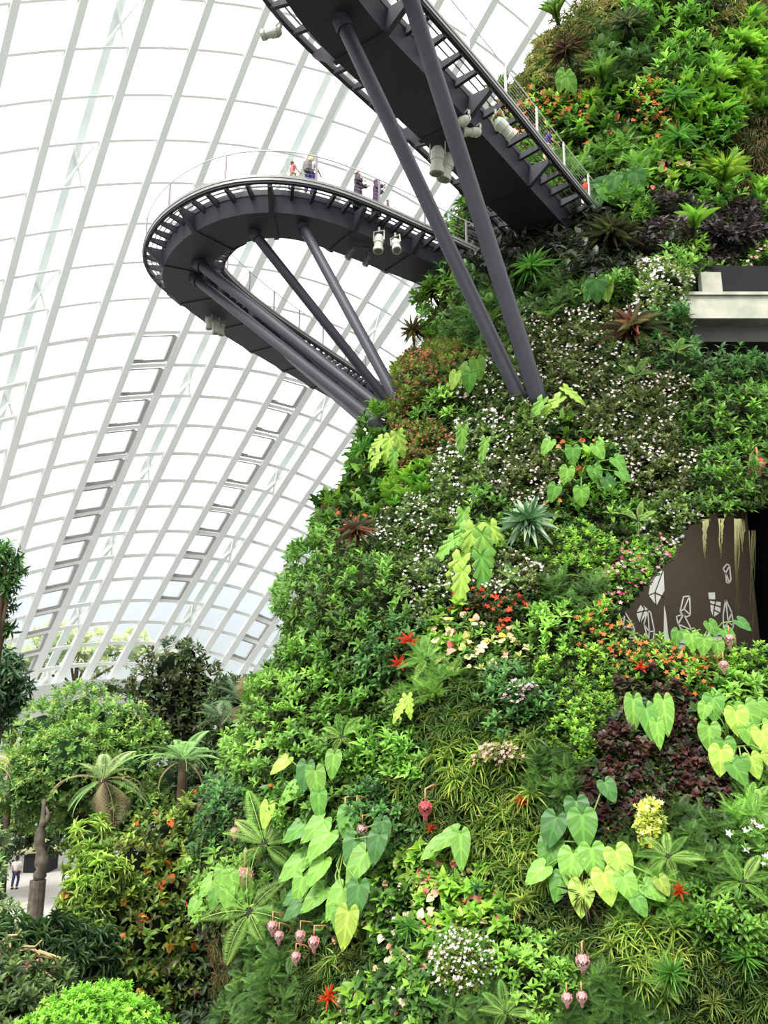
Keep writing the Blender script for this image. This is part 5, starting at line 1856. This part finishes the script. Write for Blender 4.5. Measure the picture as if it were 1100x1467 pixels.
# ================================================================ LEFT SIDE: TREES AND GARDEN
def tree(name, label, cat, blobs, pal, L, n_per, tpl=T_LEAF, nleaf=7, wr=.45, trunk=None, core=(30, 44, 26), fl=None, spread=(.6, 1.3), hang=0.0, jit=.16, up=.4, stem=.6):
    """blobs: (px, py, r px, depth). Crown of leafy shoots around dark inner growth; trunk to the ground"""
    root = empty(name)
    tag(root, label, cat)
    B = [(at(px, py, d), r * d / F, d) for px, py, r, d in blobs]
    cx = np.mean([b[0] for b in B], axis=0)
    gx_, gy_ = cx[0], cx[1]
    root.location = (gx_, gy_, GZ)
    base = np.array([gx_, gy_, GZ])
    lb, lf, co = LB(), LB(), MB()
    for c, r, d in B:
        n = int(n_per * 9.5 * (r * F / d) ** 2 / 1000) + 6
        u = rand_unit(n * 2)
        keep = (np.sum(u * norm(-c), -1) > -.45)
        u = u[keep][:n]
        n = len(u)
        bump = 1 + .16 * np.sin(u[:, 0] * 7 + c[0]) * np.sin(u[:, 2] * 8 + c[1])
        P = c + u * (r * bump * rng.uniform(.74, 1.06, n))[:, None]
        # skip shoots buried in other blobs
        inside = np.zeros(n, bool)
        for c2, r2, _ in B:
            if c2 is not c:
                inside |= np.linalg.norm(P - c2, axis=1) < r2 * .72
        P, u = P[~inside], u[~inside]
        n = len(P)
        S = norm(u + UP * up + rand_unit(n) * .4)
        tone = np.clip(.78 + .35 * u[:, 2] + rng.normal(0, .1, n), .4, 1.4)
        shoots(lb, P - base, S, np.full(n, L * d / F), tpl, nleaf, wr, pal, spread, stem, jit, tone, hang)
        if fl:
            k = int(n * fl[0])
            i = rng.integers(0, max(n, 1), k)
            flowers(lf, P[i] - base + u[i] * L * .5 * d / F, norm(u[i] + norm(-c) * .6), fl[1] * d / F * rng.uniform(.7, 1.3, k), fl[2], fl[3] if len(fl) > 3 else T_FLOWER)
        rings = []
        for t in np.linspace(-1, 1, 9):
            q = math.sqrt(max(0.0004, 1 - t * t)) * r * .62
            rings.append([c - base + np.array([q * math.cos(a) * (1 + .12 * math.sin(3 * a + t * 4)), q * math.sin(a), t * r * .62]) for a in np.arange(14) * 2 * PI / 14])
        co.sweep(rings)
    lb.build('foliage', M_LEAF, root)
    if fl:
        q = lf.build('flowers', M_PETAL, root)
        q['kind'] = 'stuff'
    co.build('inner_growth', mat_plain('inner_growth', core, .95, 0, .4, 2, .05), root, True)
    m = MB()
    tr = trunk or .14
    top = cx - base
    m.tube([(0, 0, -.05), (0.05, 0, top[2] * .4), top * np.array([1, 1, .9])], [tr * 1.3, tr, tr * .7], 10)
    for c, r, d in B:
        q = c - base
        m.tube([top * np.array([1, 1, .7]), q * .5 + top * .45, q], [tr * .5, tr * .4, tr * .2], 6)
    m.build('trunk', M_BARK, root, True)
    return root


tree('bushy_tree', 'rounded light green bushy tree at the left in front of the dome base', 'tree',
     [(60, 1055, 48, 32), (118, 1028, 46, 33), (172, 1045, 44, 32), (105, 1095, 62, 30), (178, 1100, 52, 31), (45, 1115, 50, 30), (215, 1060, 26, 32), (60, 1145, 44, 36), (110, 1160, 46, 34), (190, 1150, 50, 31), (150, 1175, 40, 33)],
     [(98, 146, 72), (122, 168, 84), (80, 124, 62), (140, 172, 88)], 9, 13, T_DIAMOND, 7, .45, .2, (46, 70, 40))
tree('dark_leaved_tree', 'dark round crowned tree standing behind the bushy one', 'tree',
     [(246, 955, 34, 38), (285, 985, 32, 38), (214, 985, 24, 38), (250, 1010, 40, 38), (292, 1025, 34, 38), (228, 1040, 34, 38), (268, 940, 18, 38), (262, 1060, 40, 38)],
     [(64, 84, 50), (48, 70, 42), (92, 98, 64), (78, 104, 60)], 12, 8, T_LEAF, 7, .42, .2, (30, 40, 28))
tree('shrub', 'dark green shrub bank behind the tree ferns', 'shrub',
     [(-10, 1180, 50, 44), (30, 1172, 36, 42), (78, 1182, 34, 42), (330, 1060, 40, 34), (310, 1110, 50, 34), (250, 1130, 60, 36), (190, 1170, 50, 34), (330, 1000, 30, 36), (345, 1150, 40, 30)],
     [(58, 86, 48), (74, 104, 56), (46, 70, 42)], 11, 8, T_LEAF, 7, .4, .12, (26, 36, 24))
tree('hedge', 'low dark hedge along the base of the dome', 'hedge', [(160, 988, 12, 52), (185, 988, 12, 52), (135, 990, 10, 52), (205, 988, 12, 52), (320, 985, 14, 50), (345, 985, 14, 50)],
     [(80, 104, 66), (100, 124, 80)], 6, 16, T_DIAMOND, 7, .5, .1, (60, 78, 50))
tree('leafy_tree', 'dark leaved branch tips entering at the left frame edge, upper part', 'tree',
     [(-12, 802, 20, 13), (10, 795, 9, 12.8), (19, 813, 8, 13.1), (6, 824, 11, 12.9), (-8, 848, 13, 13), (14, 840, 6, 12.8), (2, 868, 8, 13), (-4, 890, 9, 13.1), (9, 900, 4, 12.9), (-20, 870, 16, 13)],
     [(62, 112, 50), (84, 138, 60), (50, 88, 46)], 17, 10, T_LEAF, 8, .28, .1, (34, 50, 30), spread=(.7, 1.5), hang=.2)
tree('leafy_tree', 'dark drooping leaves at the left frame edge beside the bushy tree', 'tree',
     [(-6, 955, 20, 14), (12, 965, 18, 14), (-4, 990, 24, 14), (18, 990, 16, 14), (-20, 1020, 30, 14), (-25, 960, 26, 14)],
     [(58, 96, 62), (76, 112, 76), (46, 78, 52)], 18, 9, T_LEAF, 8, .28, .1, (30, 44, 32), spread=(.7, 1.5), hang=.4)
tree('planting_mound', 'hillside mound of small plants with orange blossoms between the tree ferns and the wall', 'planting',
     [(235, 1215, 50, 19), (285, 1180, 40, 19.5), (180, 1260, 60, 18), (260, 1270, 70, 18.5), (140, 1320, 60, 17.5), (210, 1350, 80, 17.5), (290, 1340, 60, 18), (150, 1410, 70, 17), (240, 1440, 80, 17), (310, 1440, 60, 18), (315, 1230, 40, 19)],
     [(80, 116, 46), (104, 140, 56), (58, 88, 38), (98, 92, 48), (136, 164, 68)], 15, 5.5, T_LEAF, 6, .45, .3, (26, 32, 20),
     fl=(.13, 10, [(226, 110, 64), (232, 140, 80), (214, 84, 60), (236, 196, 80)], T_HEART), jit=.22)
tree('climbing_fern', 'light green ferny cover on the left side of the mound', 'fern',
     [(130, 1200, 20, 18.2), (126, 1245, 26, 17.5), (120, 1290, 30, 17), (124, 1340, 28, 16.5), (150, 1260, 26, 17.2)],
     [(140, 182, 84), (164, 200, 100), (112, 154, 68)], 18, 6, T_STRAP, 7, .2, .1, (50, 70, 34))
tree('leafy_shrub', 'pale variegated leafy shrub at the left frame edge beside the path', 'shrub',
     [(-16, 1216, 22, 17), (-18, 1250, 20, 16.5), (-14, 1296, 24, 16), (4, 1318, 20, 16), (-45, 1250, 40, 17)],
     [(122, 156, 104), (148, 178, 128), (90, 128, 80)], 15, 6.5, T_LEAF, 7, .42, .1, (40, 58, 36))
tree('leafy_shrub', 'dark strap leaved shrub in front of the carved post', 'shrub',
     [(70, 1368, 34, 15.5), (116, 1345, 24, 16.4), (40, 1378, 34, 15), (90, 1370, 40, 15), (20, 1380, 44, 14.5), (120, 1390, 40, 15)],
     [(58, 90, 52), (78, 112, 62), (44, 70, 44)], 24, 5, T_STRAP, 7, .24, .1, (24, 34, 24))
tree('leafy_shrub', 'dark low growth in the bottom left corner under the pink flowers', 'shrub',
     [(10, 1440, 50, 12), (70, 1430, 40, 12.5), (-20, 1400, 40, 12.5), (40, 1480, 50, 11.5)],
     [(64, 92, 50), (84, 112, 58), (50, 70, 42)], 18, 5, T_LEAF, 7, .4, .1, (22, 30, 20))
tree('clipped_shrub', 'bright yellow green dome shrub at the bottom left edge', 'shrub',
     [(135, 1462, 44, 9.5), (85, 1474, 36, 9.5), (188, 1474, 38, 9.5), (135, 1500, 74, 9.6), (45, 1490, 28, 9.6), (226, 1490, 26, 9.6), (160, 1444, 26, 9.7), (112, 1448, 24, 9.6)],
     [(116, 178, 60), (138, 198, 76), (98, 158, 50)], 8, 18, T_DIAMOND, 8, .5, .1, (70, 110, 40), jit=.1)
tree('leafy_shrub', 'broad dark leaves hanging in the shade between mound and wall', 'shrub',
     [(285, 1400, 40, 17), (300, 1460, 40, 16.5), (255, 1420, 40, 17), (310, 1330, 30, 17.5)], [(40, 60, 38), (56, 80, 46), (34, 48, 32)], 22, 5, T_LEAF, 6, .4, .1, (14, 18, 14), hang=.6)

# tree ferns: every frond its own part
FR = {}


def frond_mesh(key, pal, tpl):
    if key not in FR:
        lb = LB()
        lb.add(tpl, np.zeros((1, 3)), np.eye(3)[None], lin(pal)[None])
        FR[key] = lb.mesh('frond')
    return FR[key]


def tree_fern(name, label, px, py, d, rad, fr, trunk_r=.16, name_leaf='frond'):
    """fr: (azimuth deg, elevation deg, length factor, colour key)"""
    c = at(px, py, d)
    s = rad * d / F
    root = empty(name, (c[0], c[1], GZ))
    tag(root, label, 'tree fern' if 'fern' in name else 'palm')
    h = c[2] - GZ
    m = MB()
    m.tube([(.25, .1, -.05), (.12, 0, h * .5), (.02, 0, h * .9), (0, 0, h + .05)], [trunk_r * 1.4, trunk_r, trunk_r * .95, trunk_r * .8], 12)
    m.build('trunk', M_BARK, root, True)
    for az, el, lf, (key, colr, tpl) in fr:
        a, e = math.radians(az), math.radians(el)
        dv = np.array([[math.cos(e) * math.cos(a), math.cos(e) * math.sin(a), math.sin(e)]])
        M3 = frames(dv, UP[None] + 0. * dv, np.array([1.]), np.array([1.]))[0]
        o = link_mesh(name_leaf, frond_mesh(key, colr, tpl), M_LEAF, root)
        L = s * lf
        o.matrix_local = Matrix.Translation(Vector((0, 0, h))) @ Matrix(M3.tolist()).to_4x4() @ Matrix.Diagonal((L, L, L, 1))
    return root


fg = ('g', (172, 200, 128), T_FRONDBIG)
fl_ = ('l', (150, 200, 112), T_FRONDBIG)
fb = ('b', (176, 160, 118), T_FRONDHANG)
fw = ('w', (160, 148, 108), frond_template(40, 1.3, .42, .016))
fd = ('d', (96, 132, 78), T_FRONDBIG)
fy = ('y', (214, 210, 120), T_FRONDHANG)
tree_fern('tree_fern', 'tree fern with brown hanging fronds, nearer one of the two', 148, 1118, 21, 82,
          [(185, 15, 1.05, fb), (160, 40, .7, fg), (210, 50, .6, fg), (250, 35, .65, fg), (290, 45, .6, fg), (20, 45, .95, fl_), (-15, 12, 1.0, fb), (-50, -30, 1.0, fw),
           (60, 50, .9, fg), (110, 50, .8, fg), (-5, -10, 1.05, fl_), (225, -20, .8, fl_), (200, -35, .8, fl_), (-75, 20, .6, fg), (330, 30, .8, fg)])
tree_fern('tree_fern', 'spreading green tree fern behind the nearer one', 262, 1090, 25, 78,
          [(a, 22 + 14 * math.sin(a), .95, fl_ if a % 80 else fd) for a in range(0, 360, 24)] + [(a, -22, .75, fb) for a in (200, 350)] + [(60, 55, .9, fl_), (120, 50, .7, fl_)])
tree_fern('tree_fern', 'yellow fronds of a tree fern cut by the left frame edge', -30, 1095, 18, 62,
          [(-10, 20, 1.0, fy), (-40, 5, .95, fy), (15, 0, 1.0, fy), (-20, -25, 1.0, fd), (60, 30, .9, fy), (150, 20, 1, fy), (220, 20, 1, fy), (280, 10, .9, fy)])
T_PALM = frond_template(22, .9, .42, .03)
pg = ('pg', (112, 142, 96), T_PALM)
pb = ('pb', (160, 140, 96), T_PALM)
tree_fern('palm', 'grey green palm by the left edge of the wall, with upright spears', 350, 1010, 31, 50,
          [(90, 80, .9, pb), (160, 62, .9, pg), (200, 40, 1.0, pg), (230, 20, .95, pg), (270, 50, .7, pb), (300, 10, .9, pg), (330, 30, 1.0, pg), (20, 45, .9, pg), (120, 55, .8, pg), (180, 10, 1.0, pg), (250, -20, .9, pb), (290, -40, .9, pb),
           (210, -30, .9, pg)], .12, 'palm_leaf')
tree_fern('palm', 'small palm left of the taller grey green palm', 318, 1030, 33, 44,
          [(150, 40, 1.0, pg), (190, 20, 1.0, pg), (230, 30, .9, pg), (270, 15, .9, pg), (320, 30, .9, pg), (20, 30, .9, pg), (90, 60, .8, pg), (170, -10, .9, pg)], .1, 'palm_leaf')
tree_fern('palm', 'pale fan palm at the far left beside the dome base', 22, 1020, 34, 40,
          [(a, 25, .95, ('pw', (140, 158, 120), T_PALM)) for a in range(0, 360, 40)] + [(a, -20, .8, ('pw', (140, 158, 120), T_PALM)) for a in range(20, 360, 60)], .12, 'palm_leaf')

# pink flowered bush with bare pale twigs, bottom left
root = empty('twiggy_bush', at(40, 1400, 13.5))
tag(root, 'bare pale twigs with pink flower bunches at the bottom left', 'flowering plant')
base = np.array(root.location)
TIPS = [(36, 1378), (57, 1376), (80, 1380), (92, 1382), (56, 1410), (40, 1412), (80, 1412), (5, 1418), (4, 1456), (18, 1452), (152, 1412)]
m = MB()
for k, (tx, ty) in enumerate(TIPS[:7] + [(10, 1350), (30, 1340), (60, 1355), (15, 1365), (100, 1385)]):
    e0 = at(-10 + 6 * (k % 4), 1430 - 8 * (k % 3), 13.6) - base
    e1 = at(tx, ty - 8, 13.2) - base
    mid = (e0 + e1) / 2 + np.array([0, 0, .35])
    m.tube([e0, e0 * .6 + mid * .4 + rng.normal(0, .05, 3), mid, mid * .4 + e1 * .6 + rng.normal(0, .05, 3), e1], [.03, .026, .022, .018, .012], 6)
m.build('twigs', M_TWIG, root, True)
for tx, ty in TIPS:
    o = link_mesh('flower_head', PENDL, M_PETAL, root)
    o.location = Vector(at(tx, ty - 10, 13.15) - base)
    o.scale = (.2,) * 3

# carved wooden post and the small shelter on the path
c = at(52, 1290, 26.5)
root = empty('carved_post', (c[0], c[1], GZ))
tag(root, 'carved grey wooden totem post beside the path at left', 'post')
hp = at(52, 1148, 26.5)[2] - GZ
hb = at(52, 1262, 26.5)[2] - GZ
m = MB()
m.tube([(0, 0, -.02), (0, 0, hb)], [.26, .25], 12)
m.build('base', M_WOOD, root)
m = MB()
H = hp - hb
pr = [(0, .16), (.06, .22), (.12, .15), (.2, .24), (.28, .2), (.36, .14), (.46, .17), (.56, .16), (.64, .1), (.72, .13), (.76, .07), (1, .05)]
m.tube([(.08 * math.sin(t * 9) - (.07 if t > .75 else 0), 0, hb + H * t) for t, r in pr], [r for t, r in pr], 12)
m.build('carving', M_WOOD, root, True)
m = MB()
m.tube([(.0, 0, hb + H * .66), (.12, 0, hb + H * .72), (.16, 0, hb + H * .8), (.05, 0, hb + H * .9)], [.1, .07, .06, .03], 8)
m.build('carved_wing', M_WOOD, root, True)
c = at(60, 1222, 51)
root = empty('shelter', (c[0], c[1], GZ + .08))
tag(root, 'small dark shelter with sloping pale canvas roof on the path', 'shelter')
m = MB()
m.box((0, 0, .5), 1.5, 1.6, 1.0)
m.build('body', M_BLACK, root)
m = MB()
m.add([(-1.5, -1.0, 1.15), (1.2, -1.0, 1.35), (1.2, 1.0, 2.6), (.2, 1.0, 2.5), (-1.5, -1.0, 1.05), (1.2, -1.0, 1.25), (1.2, 1.0, 2.5), (.2, 1.0, 2.4)], [(0, 1, 2, 3), (7, 6, 5, 4), (0, 4, 5, 1), (1, 5, 6, 2), (2, 6, 7, 3), (3, 7, 4, 0)])
m.build('roof', M_ROOF, root)

# trees outside the glass, haze put into their pale leaf colours
tree('outdoor_trees', 'trees coloured pale as haze, seen outside through the dome glass', 'trees', [(90, 925, 34, 120), (140, 935, 30, 120), (190, 930, 26, 120), (40, 945, 30, 120), (230, 945, 24, 120), (-20, 940, 40, 120)],
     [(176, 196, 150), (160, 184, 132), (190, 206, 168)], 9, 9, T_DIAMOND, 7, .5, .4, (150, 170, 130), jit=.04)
